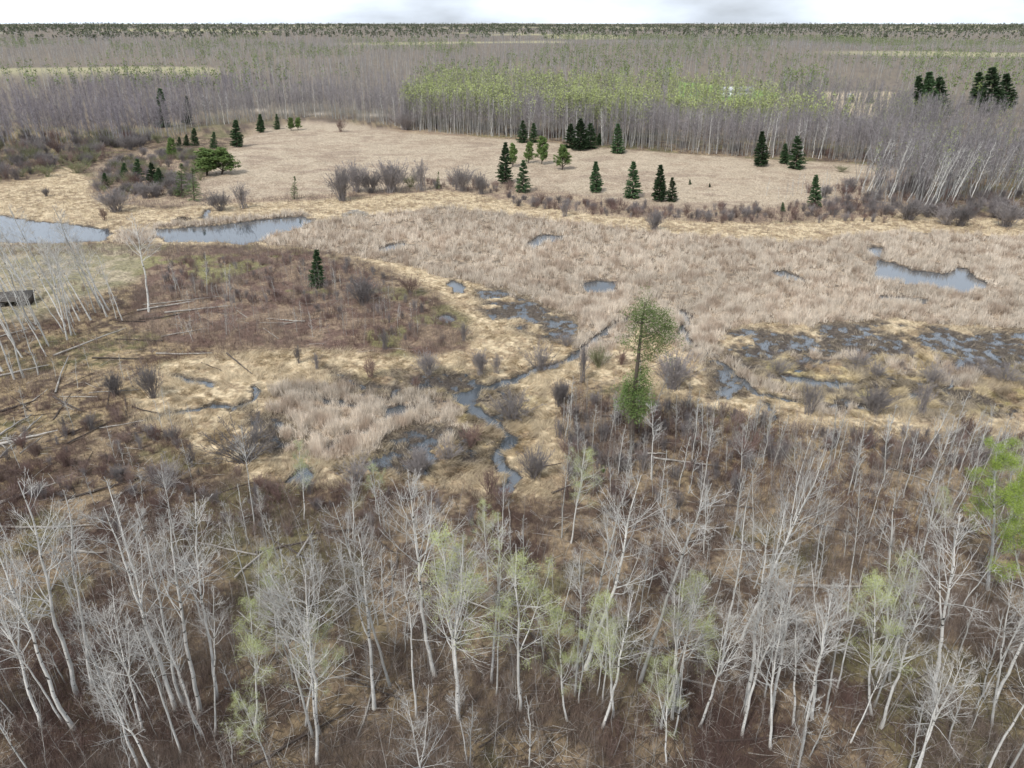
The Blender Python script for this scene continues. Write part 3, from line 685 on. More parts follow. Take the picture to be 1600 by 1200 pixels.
# the tall green-topped conifer in the middle
def tall_conifer():
    rng = np.random.default_rng(77); b = G(986, 712); Y = b[1]
    pth = np.array([onplane(px, py, Y) for px, py in [(986,712),(988,660),(992,610),(996,565),(1000,535),(1003,505),(1008,472)]])
    pth[0, 2] = ground_z(*b) - .1; z0 = pth[0].copy(); P = (pth - z0)[None]; h = P[0, -1, 2]
    P[0, :, 1] += rng.normal(0, .1, 7); R = np.array([[.30, .26, .22, .18, .14, .1, .05]])
    root = bpy.data.objects.new('conifer_tree', None); COL.objects.link(root); root.location = z0
    root['label'] = 'tall thin conifer with ragged green top and bushy green skirt standing over the creek'; root['category'] = 'tree'
    link('trunk', mesh('trunk', *tubes(P, R, 8), M_dbark, smooth=True), root)
    def clump(px, py, n, sx, sz, dy=0.0):
        c = onplane(px, py, Y) - z0; return c + rng.normal(0, 1, (n, 3)) * [sx * .78, sx * .7, sz * .85] + [0, dy, 0]
    top = [clump(*a) for a in [(1008,482,30,1.0,.7),(995,492,22,.9,.7),(1022,490,34,1.1,.8),(1034,508,30,.9,.8),(1005,505,34,1.3,.9),(1020,520,26,1.1,.8),(1044,512,16,.6,.5),(1008,530,14,.8,.7),(1014,545,8,.7,.5),(1012,562,7,.5,.5),(1003,574,6,.3,.5),(985,533,12,.8,.4),(1030,535,14,.8,.6),(1040,545,7,.7,.4)]]
    low = [clump(*a) for a in [(1003,584,14,.25,.5),(980,602,30,.3,.8),(996,598,40,.5,1.2),(1008,604,34,.4,.9),(984,618,50,.6,.9),(1004,622,44,.6,.9),(976,628,24,.4,.6),(1012,632,20,.4,.5),(988,640,40,.6,.6),(1000,645,24,.5,.6)]]
    for nm, cl, lab, mt, sz, k in (('crown', top, 'ragged open green top', M_pinel, .085, 34), ('skirt', low, 'bushy green lower foliage', M_pine, .085, 26)):
        c = np.concatenate(cl); c = c[c[:, 2] > .5]
        zt = np.clip(c[:, 2] - np.hypot(c[:, 0], c[:, 1]) * .45 - .2, .3, h * .97); f = zt / h * 6; i0 = np.minimum(f.astype(int), 5)
        hz = np.array([np.interp(z_, P[0, :, 2], P[0, :, 0]) for z_ in zt]); s = np.stack([hz, 0 * hz, zt], -1)
        mid = (s + c) / 2 + [0, 0, -.15]; Q = np.stack([s, mid, c], 1)[::5]; RR = np.tile([[.035, .025, .012]], (len(Q), 1))
        V, T = leaves(rng, c, sz, k, .30)
        v, t_, m_ = merge([(*tubes(Q, RR, 3), 1), (V, T, 0)])
        o = link(nm, mesh(nm, v, t_, [mt, M_dbark], midx=m_), root); o['label'] = lab
tall_conifer()

# ------------------------------------------------------------------ willow shrubs
SH = {'g': [shrub(400 + i, m=M_will, fan=.45 + .1 * (i % 3)) for i in range(5)],
      'r': [shrub(420 + i, m=M_wilr, fan=.5, ns=26) for i in range(3)],
      'n': [shrub(440 + i, m=M_wilg, fan=.7, ns=40) for i in range(2)],
      't': [shrub(460 + i, m=M_will, fan=.22, ns=26, k2=6) for i in range(2)] + [shrub(463, m=M_wilr, fan=.3, ns=30, k2=6)],
      's': [shrub(470 + i, m=M_will, fan=.9, ns=46, k2=6) for i in range(2)]}
def put_shrub(kind, v, foot, hpx, wf, label, group=None, tilt=0.0, z=None):
    wf = wf * 1.35; me, h = SH[kind][v % len(SH[kind])]; b = G(*foot) if z is None else foot
    t = onplane(foot[0], foot[1] - hpx, b[1])[2] if z is None else z; s = max(t, .3) / h
    o = link('willow_shrub', me, loc=(b[0], b[1], ground_z(*b) - .05), label=label, cat='shrub', group=group)
    o.scale = (s * wf, s * wf, s); o.rotation_euler = (0, tilt, RNG.uniform(0, 6.28) if not tilt else 0)
    return o
SHR = [
 ('g',0,(535,315),55,.75,'tall grey willow leaning left at the marsh edge, leftmost of the big willows'),
 ('g',1,(558,301),48,.85,'dense grey willow second from left along the meadow edge'),
 ('g',2,(580,303),35,1.0,'slanting grey willow between the dense willow and the round one'),
 ('g',3,(612,302),50,1.2,'broad round grey willow with greenish top, largest along the meadow edge'),
 ('t',0,(657,300),48,1.0,'narrow upright grey willow right of the broad round one'),
 ('n',0,(643,294),25,1.0,'small green-tinged willow beside the narrow upright one'),
 ('g',4,(722,301),40,.9,'oval grey willow alone right of the narrow upright one'),
 ('g',0,(752,305),34,.8,'grey willow left of the front spruces in the meadow'),
 ('g',1,(182,333),38,1.25,'round dark willow on the straw bank below the scrub'),
 ('g',2,(345,331),32,1.1,'round dark willow on the straw bank across from the pond'),
 ('t',1,(380,327),42,1.0,'upright dark willow right of the round one across from the pond'),
 ('g',3,(73,308),14,1.0,'small round willow alone in the yellow field'),
 ('t',2,(164,347),22,.8,'thin small willow at the pond gap'),
 ('r',0,(532,207),20,1.0,'small reddish bush alone at the far end of the meadow'),
 ('g',4,(634,204),30,1.4,'dark bush at the forest edge behind the meadow'),
 ('g',0,(1022,362),33,.9,'dark grey willow at the marsh edge below the near spruces'),
 ('t',0,(882,340),28,1.0,'slim grey willow above the small marsh pool'),
 ('n',1,(75,278),22,1.2,'green-tinged bush beside the gap in the left scrub'),
 ('n',0,(120,272),24,1.3,'green-tinged round bush right of the gap in the left scrub'),
 ('g',1,(568,478),44,1.1,'bare grey willow at the right of the lone knoll spruce'),
 ('r',1,(640,462),30,1.0,'reddish willow at the marsh side of the knoll'),
 ('t',1,(602,548),32,.9,'upright dark willow at the lower edge of the knoll'),
 ('g',2,(670,587),38,.7,'dark willow alone on pale straw below the knoll'),
 ('t',2,(580,592),34,.8,'grey leaning willow on pale straw below the knoll'),
 ('g',3,(751,588),42,.6,'open bare willow left of the creek'),
 ('t',0,(776,586),30,.9,'bare willow close to the creek bend'),
 ('t',1,(725,535),30,.8,'thin willow on the straw right of the knoll'),
 ('t',0,(467,570),28,.7,'thin willow at the top of the left marsh'),
 ('t',1,(496,580),28,.7,'second thin willow at the top of the left marsh'),
 ('s',0,(385,725),70,1.0,'big dark dome of bare willow over the left marsh'),
 ('s',1,(800,660),50,.9,'dark tangled willow mound on the creek bank'),
 ('s',0,(845,580),45,.9,'grey willow dome over brown sedge where the creek widens'),
 ('s',1,(885,543),24,1.0,'low grey willow mound beside the wet patch'),
 ('n',1,(935,577),36,.8,'olive-brown bush at the right bank of the creek'),
 ('r',2,(970,572),24,1.0,'small brown bush between creek and tall conifer'),
 ('g',4,(1050,610),58,.9,'grey fan-shaped willow right of the tall conifer'),
 ('r',0,(735,700),36,1.0,'dark brown bush left of the winding creek'),
 ('t',2,(765,775),40,.8,'dark upright willow beside the creek end'),
 ('s',0,(560,760),46,.8,'dark willow at the lower edge of the left marsh'),
 ('g',0,(655,745),42,.9,'grey-green willow in the lower marsh'),
 ('t',0,(1263,650),50,.8,'dark leaning willow on the near straw bank, right side'),
 ('g',1,(1365,650),42,.9,'round grey willow on the near straw bank, right side'),
 ('t',1,(1437,650),54,.7,'thin dark willow right of the round one on the near straw bank'),
 ('s',1,(1455,600),34,1.0,'grey willow mound among the wet sedge'),
 ('s',0,(1340,575),28,1.0,'dark low willow mound in the sedge, centre right'),
 ('s',1,(1215,585),24,1.2,'dark low willow mound at the left of the sedge'),
 ('s',0,(1370,590),24,1.1,'dark willow mound right of the centre one in the sedge'),
 ('s',1,(1570,600),30,1.2,'dark willow mound in the sedge near the right edge'),
 ('s',0,(1540,590),22,1.2,'low dark mound left of the one near the right edge'),
 ('g',2,(240,625),55,.5,'thin bare willow on the pale straw at the left'),
 ('g',3,(182,622),38,.8,'small round-topped willow on the brown slope at the left'),
 ('t',0,(275,697),32,.8,'thin dark willow on straw left of the dome willow'),
 ('t',1,(243,690),24,.9,'small dark bush left of the thin one on straw'),
 ('s',1,(265,765),48,.9,'dark reddish willow clump below the left marsh'),
 ('g',0,(190,757),30,.9,'small brown bush on the lower left slope'),
 ('r',1,(1505,690),40,.7,'brown upright bush at the edge of the right foreground brush'),
 ('g',4,(1500,355),36,1.0,'dark leaning willow at the foot of the right-hand stand'),
 ('g',2,(1477,352),30,1.2,'grey willow left of the leaning one at the foot of the right-hand stand'),
 ('g',1,(1420,345),34,1.3,'wide dark willow thicket at the marsh edge, right side'),
 ('g',3,(1570,355),40,1.3,'wide dark willow at the right edge above the marsh'),
 ('r',2,(1390,258),26,1.2,'dark red bush at the far right corner of the meadow'),
 ('n',0,(1313,270),12,1.4,'small olive bush in the meadow near its right end'),
 ('g',0,(875,635),40,.7,'dark upright willow at the top of the near bank beside the creek'),
 ('t',1,(910,600),60,.5,'thin grey-green upright stem cluster beside the creek'),
 ('s',1,(700,720),30,1.0,'low dark bush in the lower marsh'),
 ('g',2,(835,750),46,.8,'open bare willow on straw right of the creek end'),
 ('t',2,(650,610),22,.8,'tiny dark willow in the middle of the left marsh'),
]
for i, (k, v, f_, hp, wf, lab) in enumerate(SHR): put_shrub(k, v, f_, hp, wf, lab)
# scrub masses made of individual shrubs
rng = np.random.default_rng(91)
SCRUB = [(poly([(150,300),(170,262),(230,240),(300,235),(330,255),(310,300),(260,315),(190,310)]), 56, 'grgnn', 'willow in the dense scrub left of the meadow', 'willows of the scrub left of the meadow', (2.2, 4.0)),
         (poly([(-80,288),(0,288),(60,278),(100,258),(150,262),(180,240),(260,225),(200,215),(-80,215)]), 60, 'gggrn', 'dark willow in the thicket below the grey wood at the left', 'willows of the left thicket', (3.2, 5.6)),
         (poly([(790,308),(900,318),(1100,328),(1380,320),(1390,350),(1250,352),(1100,350),(900,338),(800,322)]), 62, 'ttgrr', 'low dry willow along the far edge of the marsh', 'low willows along the far marsh edge', (1.2, 3)),
         (poly([(660,285),(800,292),(800,305),(660,300)]), 12, 'tr', 'low dry willow between the oval willow and the spruces', 'low willows by the front spruces', (1.5, 3)),
         (poly([(1250,300),(1400,285),(1640,300),(1640,352),(1400,345),(1300,340)]), 40, 'ggr', 'dark brushy willow below the right-hand stand', 'willows below the right-hand stand', (2, 4)),
         (poly([(260,405),(560,410),(700,500),(715,545),(600,540),(450,480),(250,470)]), 64, 'rtrt', 'low reddish-brown bush in the brush of the knoll', 'bushes of the knoll', (1.0, 2.2)),
         (poly([(1200,545),(1600,560),(1600,640),(1300,640),(1200,600)]), 26, 's', 'knee-high dark willow mound in the wet sedge', 'low willow mounds of the sedge', (.6, 1.3)),
         (poly([(1280,682),(1600,690),(1640,740),(1250,740)]), 26, 'rtt', 'red-brown bush in the band behind the right foreground trees', 'bushes of the red-brown band', (1.2, 2.4)),
         (poly([(870,620),(1180,660),(1260,720),(1100,800),(880,790)]), 46, 'rttt', 'low brown bush on the slope below the tall conifer', 'bushes below the tall conifer', (1.2, 3)),
         (poly([(60,640),(220,660),(420,770),(800,790),(820,850),(300,850),(-60,800)]), 46, 'rrtt', 'low brown bush on the near slope below the left marsh', 'bushes below the left marsh', (.9, 2.4)),
         (poly([(620,200),(1390,255),(1390,250),(620,194)]), 26, 'gr', 'brown bush at the foot of the wood behind the meadow', 'bushes at the foot of the far wood', (2, 4)),
         ]
mass = []
for P, nn, ks, lab, grp, (h0, h1) in SCRUB:
    cnt = int(nn * .46)
    for j, (x, y) in enumerate(pts_in(P, int(nn * 3.4), rng)):
        k = ks[rng.integers(0, len(ks))]
        if j >= cnt and 'mound' in lab and j > nn * 2: continue
        if j >= cnt:
            me, hh = SH[k][rng.integers(0, len(SH[k]))]; s_ = rng.uniform(h0, h1) / hh; mass.append((me, x, y, s_ * rng.uniform(.9, 1.5), s_ * .85, rng.uniform(0, 6.28))); continue
        put_shrub(k, int(rng.integers(0, 5)), (x, y), 0, rng.uniform(.7, 1.0) * (1.2 if k in 'gr' else 1), lab, grp, z=rng.uniform(h0, h1))

def v_island(t, n):
    # tubes are stored one after another, so an island starts where the smallest vertex index jumps past the running maximum
    mn = np.full(n, n); 
    for k in range(3):
        np.minimum.at(mn, t[:, k], t.min(1))
    for _ in range(8): 
        mn = mn[mn]
        for k in range(3): np.minimum.at(mn, t[:, k], mn[t].min(1))
    return np.unique(mn, return_inverse=True)[1]
VV = []; TT = []; CC = []; off = 0; cache = {}
zz_ = land(np.array([m_[1] for m_ in mass]), np.array([m_[2] for m_ in mass]), False)['z']
for (me, x, y, sw, sh_, rot), z_ in zip(mass, zz_):
    if me.name not in cache:
        v = np.empty(len(me.vertices) * 3, np.float32); me.vertices.foreach_get('co', v); v = v.reshape(-1, 3)
        t = np.empty(len(me.polygons) * 3, np.int32); me.polygons.foreach_get('vertices', t); t = t.reshape(-1, 3)
        bc = {'willow_stems': (.20, .178, .175), 'reddish_stems': (.21, .15, .13), 'greening_stems': (.19, .195, .11)}[me.materials[0].name]
        nst = 64 if len(t) > 20000 else 40
        # keep only every third twig tube of the finest level to keep the mass light
        lab_ = v_island(t, len(v)); kp = (lab_ % 5 < 2) | (lab_ < 120); t = t[kp[t[:, 0]]]
        us = np.unique(t); mp_ = np.zeros(len(v), np.int32); mp_[us] = np.arange(len(us)); t = mp_[t]; v = v[us]
        cache[me.name] = (v, t, bc)
    v, t, bc = cache[me.name]; c_, s_ = math.cos(rot), math.sin(rot)
    VV.append(np.stack([(v[:, 0] * c_ - v[:, 1] * s_) * sw + x, (v[:, 0] * s_ + v[:, 1] * c_) * sw + y, v[:, 2] * sh_ + z_ - .05], -1))
    TT.append(t + off); off += len(v); CC.append(np.broadcast_to(np.array(bc) * rng.uniform(.7, 1.3), v.shape))
link('willow_scrub', mesh('willow_scrub', np.concatenate(VV), np.concatenate(TT), M_stuff, np.concatenate(CC)), label='grey and reddish leafless willow scrub filling the gaps between the single bushes', cat='scrub', kind='stuff')

# ------------------------------------------------------------------ fallen logs
LOGS = [
 ((85,560),(200,522),.16,0,'long white fallen birch lying below the left birches',.9),
 ((0,592),(80,577),.16,0,'white fallen trunk at the left edge beneath the edge birches',.4),
 ((145,563),(232,566),.12,1,'dark log parallel to the knoll, on brown ground',.2),
 ((245,556),(333,557),.12,0,'straight grey log at the top of the pale straw',.2),
 ((215,489),(305,475),.16,0,'grey log at the upper left of the knoll',.3),
 ((258,492),(362,482),.15,0,'grey log lying below the first one on the knoll',.3),
 ((225,480),(350,468),.1,0,'thin pale log at the top of the knoll',.4),
 ((0,648),(62,630),.17,1,'dark log curving up from the left edge',.2),
 ((85,625),(130,650),.15,1,'dark log slanting down beside the marsh corner',.3),
 ((88,618),(110,560),.12,0,'grey log pointing up the slope from the dark one',.3),
 ((0,687),(52,657),.13,0,'upper of the pale logs fanning out at the left edge',.5),
 ((30,690),(70,658),.13,0,'pale log crossing the fan of logs at the left edge',.6),
 ((0,700),(93,680),.18,0,'thick whitish log at the bottom of the fan at the left edge',.3),
 ((0,722),(40,690),.1,0,'short thin log below the fan at the left edge',.3),
 ((0,793),(95,762),.17,0,'long dark-ended log above the left foreground crowns',.3),
 ((95,788),(230,752),.14,1,'long dark log running up to the brown slope, lower left',.2),
 ((0,830),(155,828),.13,0,'straight pale log behind the left foreground trunks',.2),
 ((105,866),(165,872),.14,0,'pale short log in the left foreground brush',.2),
 ((0,806),(60,795),.1,1,'dark thin log under the long dark-ended one',.2),
 ((400,870),(500,850),.13,1,'dark log under the middle-left foreground trees',.2),
 ((208,640),(250,652),.1,1,'short dark stick at the left tip of the marsh',.3),
 ((355,556),(395,590),.13,1,'dark log slanting into the left marsh',.2),
 ((315,570),(350,585),.08,1,'thin dark log above the left marsh pool',.2),
 ((945,720),(1000,725),.14,1,'dark log at the foot of the tall conifer',.2),
 ((940,654),(980,657),.14,1,'short dark log under the skirt of the tall conifer',.1),
 ((1020,720),(1130,735),.12,0,'grey log right of the lone slender white aspen',.2),
 ((1010,713),(1042,716),.1,0,'short pale log touching the lone slender white aspen',.3),
 ((1320,312),(1400,325),.14,0,'pale fallen trunk in the brush left of the right-hand stand',.9),
 ((1435,292),(1485,308),.14,0,'white fallen trunk across the foot of the right-hand stand',1.6),
 ((1355,300),(1385,318),.1,0,'thin grey fallen stem left of the right-hand stand',1.0),
 ((1238,922),(1400,926),.14,0,'pale broken log across the right foreground',.3),
 ((1350,855),(1395,820),.17,1,'dark log lying uphill in the right foreground',.3),
 ((1385,890),(1395,820),.13,0,'grey log beside the dark one in the right foreground',.3),
 ((1180,800),(1080,790),.1,1,'dark stick below the red-brown slope',.2),
 ((0,530),(40,522),.1,0,'thin grey log among the edge birches',.5),
 ((225,668),(262,684),.07,1,'thin black stick on straw at the left',.1),
 ((1060,818),(1000,838),.1,1,'dark log between the leaning white aspens',.2),
 ((760,700),(790,690),.06,1,'stick lying over the winding creek',.2),
 ((575,830),(470,845),.1,1,'dark log in brush under the scarred white aspen',.2),
]
def log(a, b_, r, kd, lab, lift):
    rng = np.random.default_rng(int(a[0] * 7 + b_[0])); A = G(*a); B = G(*b_); n = 9; t = np.linspace(0, 1, n)
    P = np.stack([A[0] + (B[0] - A[0]) * t, A[1] + (B[1] - A[1]) * t, 0 * t], -1)
    P[:, :2] += np.cumsum(rng.normal(0, .05, (n, 2)), 0) * np.sin(t * math.pi)[:, None]
    z = land(P[:, 0], P[:, 1], False)['z']; lo = max(z.max(), .02)
    P[:, 2] = lo + r * .7 + lift * t * .6 + rng.normal(0, .02, n)
    o3 = P.mean(0); o3[2] = P[0, 2]; R = (r * (1 - .55 * t))[None]
    R[0, -1] *= .5
    P = (P - o3)[None]; parts = [tubes(P, R, 7)]
    q, rr = spawn(rng, P, R, 7, .3, .95, .6, 1.2, .09, 4, up=.3, jit=.1, rf=.35, rmin=.015); parts.append(tubes(q, rr, 4))
    v, t_, m_ = merge(parts)
    link('fallen_log', mesh('fallen_log', v, t_, M_logd if kd else M_log, smooth=False), loc=o3, label=lab, cat='log')
for a in LOGS: log(*a)
# scattered deadfall on the near slopes
rng = np.random.default_rng(17)
def small_logs(P_, n, lab, grp):
    protos = []
    for k in range(6):
        L_ = 1.0; t = np.linspace(0, 1, 7); P = np.stack([t * 5 - 2.5, np.cumsum(rng.normal(0, .05, 7)), .05 + rng.normal(0, .02, 7)], -1)[None]
        R = (.085 * (1 - .5 * t))[None]; q, rr = spawn(rng, P, R, 6, .2, .95, .6, 1.2, .12, 3, up=.3, rf=.35, rmin=.012)
        v, t_, _ = merge([tubes(P, R, 6), tubes(q, rr, 3)]); protos.append(mesh('fallen_log', v, t_, M_logd if k % 2 else M_log))
    for x, y in pts_in(P_, n, rng):
        o = link('fallen_log', protos[rng.integers(0, 6)], loc=(x, y, ground_z(x, y) + .06), label=lab, cat='log', group=grp)
        s = rng.uniform(.5, 1.5); o.scale = (s, s * .8, s * .8); o.rotation_euler = (0, rng.normal(0, .04), rng.uniform(0, 3.14))
small_logs(poly([(-40,600),(180,600),(230,700),(400,790),(620,860),(0,900),(-60,800)]), 40, 'small fallen branch on the brown slope at the lower left', 'small deadfall, lower left')
small_logs(poly([(860,720),(1150,740),(1640,720),(1640,1180),(0,1180),(-60,900),(600,860)]), 70, 'small fallen branch on the foreground forest floor', 'small deadfall of the foreground')
small_logs(poly([(180,470),(420,470),(560,540),(200,550)]), 16, 'small fallen branch on the knoll', 'small deadfall of the knoll')

# ------------------------------------------------------------------ distant woods
def wood(name, XY, H, label, leafy=None, seed=1, nbr=52, trunk_r=.085, spread=1.5, lean=.04, col_t=(.33, .32, .305), col_b=(.25, .225, .23), col_l=(.30, .36, .10), t0=.38, lsz=.22, sw=(.065, .04)):
    H = H * (.72 + .5 * fbm(XY[:, 0], XY[:, 1], 22, 2, 88)); rng = np.random.default_rng(seed); m = len(XY); z = land(XY[:, 0], XY[:, 1], False)['z']
    B = np.concatenate([XY, z[:, None] - .1], 1); ln = rng.normal(0, lean, (m, 2))
    n = 5; t = np.linspace(0, 1, n)[None, :, None]; top = np.concatenate([ln * H[:, None], H[:, None]], 1)
    P = B[:, None] + top[:, None] * t; P[:, 1:-1, :2] += rng.normal(0, .008, (m, n - 2, 2)) * H[:, None, None]
    R = trunk_r * (H / 16)[:, None] * np.linspace(1.1, .25, n)[None] * rng.uniform(.7, 1.3, (m, 1))
    v1, t1 = tubes(P, R, 3); tint = np.repeat(rng.uniform(.65, 1.25, m), n * 3)[:, None] * np.array(col_t)
    s = rng.uniform(t0, 1, (m, nbr)); b = B[:, None] + top[:, None] * s[..., None]
    az = rng.uniform(0, 6.283, (m, nbr)); el = rng.uniform(.35, 1.1, (m, nbr))
    D = np.stack([np.cos(az) * np.sin(el), np.sin(az) * np.sin(el), np.cos(el)], -1)
    Ln = spread * rng.uniform(.5, 1.3, (m, nbr)) * (1.15 - s) ** .5 * (H / 15)[:, None] * 1.5
    bb = b.reshape(-1, 3); D2 = D.reshape(-1, 3); L2 = Ln.ravel()
    v2, t2 = slivers(bb, D2, L2, np.full(len(bb), sw[0]), rng)
    k = 2; b3 = np.repeat(bb + D2 * (L2 * rng.uniform(.3, .7, len(L2)))[:, None], k, 0)
    D3 = norm(np.repeat(D2, k, 0) + rng.normal(0, .5, (len(b3), 3))); L3 = np.repeat(L2, k) * .55
    v3, t3 = slivers(b3, D3, L3, np.full(len(b3), sw[1]), rng)
    bt = rng.uniform(.7, 1.25, m)[:, None] * np.array(col_b)
    c2 = np.repeat(bt, nbr * 3, 0); c3 = np.repeat(bt, nbr * k * 3, 0)
    parts = [(v1, t1), (v2, t2), (v3, t3)]; cols = [tint, c2, c3]
    if leafy is not None:
        sel = rng.uniform(0, 1, m) < leafy; kk = 2
        tipm = (b3 + D3 * (L3 * rng.uniform(.4, 1, len(L3)))[:, None]).reshape(m, -1, 3)[sel][:, ::kk]
        lt = rng.uniform(.7, 1.2, sel.sum()); cc = tipm.reshape(-1, 3)
        v4, t4 = leaves(rng, cc, lsz, 2, .35); parts.append((v4, t4))
        cl = np.repeat(lt, tipm.shape[1] * 2 * 3)[:, None] * np.array(col_l); cols.append(cl)
    V, T, _ = merge(parts)
    link(name, mesh(name, V, T, M_stuff, np.concatenate(cols)), label=label, cat='wood', kind='stuff')

rng = np.random.default_rng(5)
def edge_band(px_line, depth, n):
    """points behind a front line, densest near it"""
    P = np.array([G(*p) for p in px_line]); seg = np.linalg.norm(np.diff(P, axis=0), axis=1); cum = np.r_[0, np.cumsum(seg)]
    s = rng.uniform(0, cum[-1], n); x = np.interp(s, cum, P[:, 0]); y = np.interp(s, cum, P[:, 1])
    return np.stack([x + rng.normal(0, 1, n), y + depth * rng.uniform(0, 1, n) ** 1.3 + rng.normal(0, .8, n)], -1)
FRONT = [(625,203),(700,211),(780,215),(870,221),(960,232),(1050,238),(1150,246),(1250,248),(1330,255),(1392,258)]
FL = [(255,208),(300,200),(400,192),(480,184),(560,190),(640,204)]
# front row trees as individuals
E1 = edge_band(FRONT, 9, 48); E2 = edge_band([(1395,330),(1450,328),(1520,318),(1600,322),(1680,330)], 26, 52); E3 = edge_band(FL, 9, 12)
FARK = [aspen(500 + i, h=16, r=.13, t0=.42, nb=18, spread=.17, k2=4, k3=3, twig=.014) for i in range(4)]
for E, lab, grp, h0, h1, ln in ((E1, 'pale bare aspen in the front row of the wood behind the meadow', 'front row of the wood behind the meadow', 11, 15.5, 0), (E2, 'bare grey aspen leaning in the right-hand stand', 'aspens of the right-hand stand', 11, 15, .22), (E3, 'pale bare aspen in the front row of the grey wood at the upper left', 'front row of the upper left wood', 12, 16, 0)):
    for x, y in E:
        hh = rng.uniform(h0, h1); place_tree(FARK[rng.integers(0, 4)], 'aspen_tree', (x, y), (x + rng.normal(ln, .05) * hh, y, hh), lab, 'tree', grp, wid=hh / 16)

def notin(XY):
    l = land(XY[:, 0], XY[:, 1], False); return (l['farm'] < .3) & (l['lawn'] < .3) & (l['mead'] < .3) & (l['basin'] < .3)
W1 = np.concatenate([edge_band(FRONT, 45, 1500), edge_band(FRONT, 200, 1500)]); W1 = W1[notin(W1)]
px = lambda XY: 800 + F * XY[:, 0] / (XY[:, 1] * CP + CAM_H * SP)
# keep a cleared gap towards the farm
p1 = px(W1); keep = ~((p1 > 1312) & (p1 < 1392) & (W1[:, 1] > 345)); W1 = W1[keep]; p1 = p1[keep]
yf = np.interp(p1, [p[0] for p in FRONT], [G(*p)[1] for p in FRONT]); dp = W1[:, 1] - yf
pj = p1 + rng.normal(0, 14, len(W1))
green_ = (((pj > 640) & (pj < 800) & (dp > 5)) | ((pj > 865) & (pj < 1000) & (dp > 7)) | ((pj > 1040) & (pj < 1330) & (dp > 30)) | ((pj > 640) & (pj < 1330) & (dp > 60))) & (rng.uniform(0, 1, len(W1)) < .85)
green_old = (p1 > 640 + rng.normal(0, 45, len(W1))) & (p1 < 1320) & (W1[:, 1] > 318 + 22 * np.sin(p1 / 60) + rng.normal(0, 14, len(W1))) | (rng.uniform(0, 1, len(W1)) < .04)
green = green_
def cat_xy(*a): return np.concatenate(a)
G1 = cat_xy(W1[~green], edge_band(FL, 40, 520), edge_band(FL, 180, 450))
wood('aspen_wood', G1, rng.uniform(11, 16, len(G1)), 'bare grey aspen wood standing behind the meadow', seed=2)
G2 = cat_xy(edge_band([(1395,328),(1450,326),(1520,316),(1600,320),(1700,328)], 30, 330), edge_band([(1425,285),(1500,285),(1700,290)], 100, 800), edge_band([(1430,235),(1500,232),(1700,235)], 200, 900))
wood('leaning_wood', G2, rng.uniform(10, 15, len(G2)), 'bare grey leaning aspen wood on the right beyond the marsh', seed=3, lean=.12, leafy=.07, lsz=.16, col_l=(.30,.35,.12), col_b=(.22, .20, .205))
G3 = cat_xy(edge_band([(-260,240),(0,238),(100,228),(180,232),(262,222)], 35, 480), edge_band([(-260,215),(0,212),(100,205),(262,200)], 200, 900))
wood('lilac_wood', G3, rng.uniform(10, 15, len(G3)), 'dense lilac-grey leafless wood at the upper left', seed=4, col_b=(.215, .19, .205), col_t=(.30, .29, .30), spread=1.9)
wood('leafing_wood', W1[green], rng.uniform(13, 18, green.sum()), 'aspen wood with fresh yellow-green crowns behind the grey front trees', leafy=.85, seed=6, lsz=.32, t0=.42, col_l=(.33, .37, .15))
TH = np.concatenate([pts_in(poly([(-60,860),(300,850),(560,830),(800,850),(1000,820),(1250,740),(1660,700),(1700,1250),(-100,1250)]), 900, rng),
    pts_in(poly([(880,640),(1200,670),(1640,700),(1640,790),(1250,820),(900,800)]), 420, rng), pts_in(poly([(240,430),(560,430),(700,510),(640,545),(300,540)]), 160, rng)])
wood('understorey_thicket', TH, rng.uniform(2, 6.5, len(TH)), 'thicket of thin grey-brown stems filling the foreground wood and the brushy slopes', seed=12, lean=.09, t0=.2, nbr=26, spread=2.2, trunk_r=.055, sw=(.016, .011), col_t=(.33, .315, .29), col_b=(.26, .225, .20))
# woods running back to the horizon
def far_xy(n, y0, y1, half):
    y = np.sqrt(rng.uniform(y0 ** 2, y1 ** 2, n)); x = rng.uniform(-half, half, n) * y; return np.stack([x, y], -1)
FX = far_xy(12000, 400, 1500, .85); l_ = land(FX[:, 0], FX[:, 1]); ok = notin(FX) & ~((fbm(FX[:, 0], FX[:, 1], 500, 2, 201) > .61) & (FX[:, 1] > 600))
pf = px(FX); ok &= ~((pf > 1295) & (pf < 1398) & (FX[:, 1] < 600)); FX = FX[ok]
gf = fbm(FX[:, 0], FX[:, 1], 120, 2, 71) > .52
wood('distant_grey_wood', FX[~gf], rng.uniform(11, 16, (~gf).sum()), 'far bare wood stretching to the horizon', seed=8, nbr=16, spread=2.6, trunk_r=.2)
wood('distant_green_wood', FX[gf], rng.uniform(12, 17, gf.sum()), 'far wood in first green stretching to the horizon', leafy=.9, seed=9, nbr=16, spread=2.4, lsz=.55, trunk_r=.2, col_l=(.16, .21, .07))
FY = far_xy(9000, 1500, 5200, .85); 
wood('horizon_wood', FY, rng.uniform(13, 20, len(FY)), 'dark wood along the horizon', leafy=1., seed=10, nbr=8, spread=5, lsz=2.2, trunk_r=.5, col_l=(.085, .10, .06))

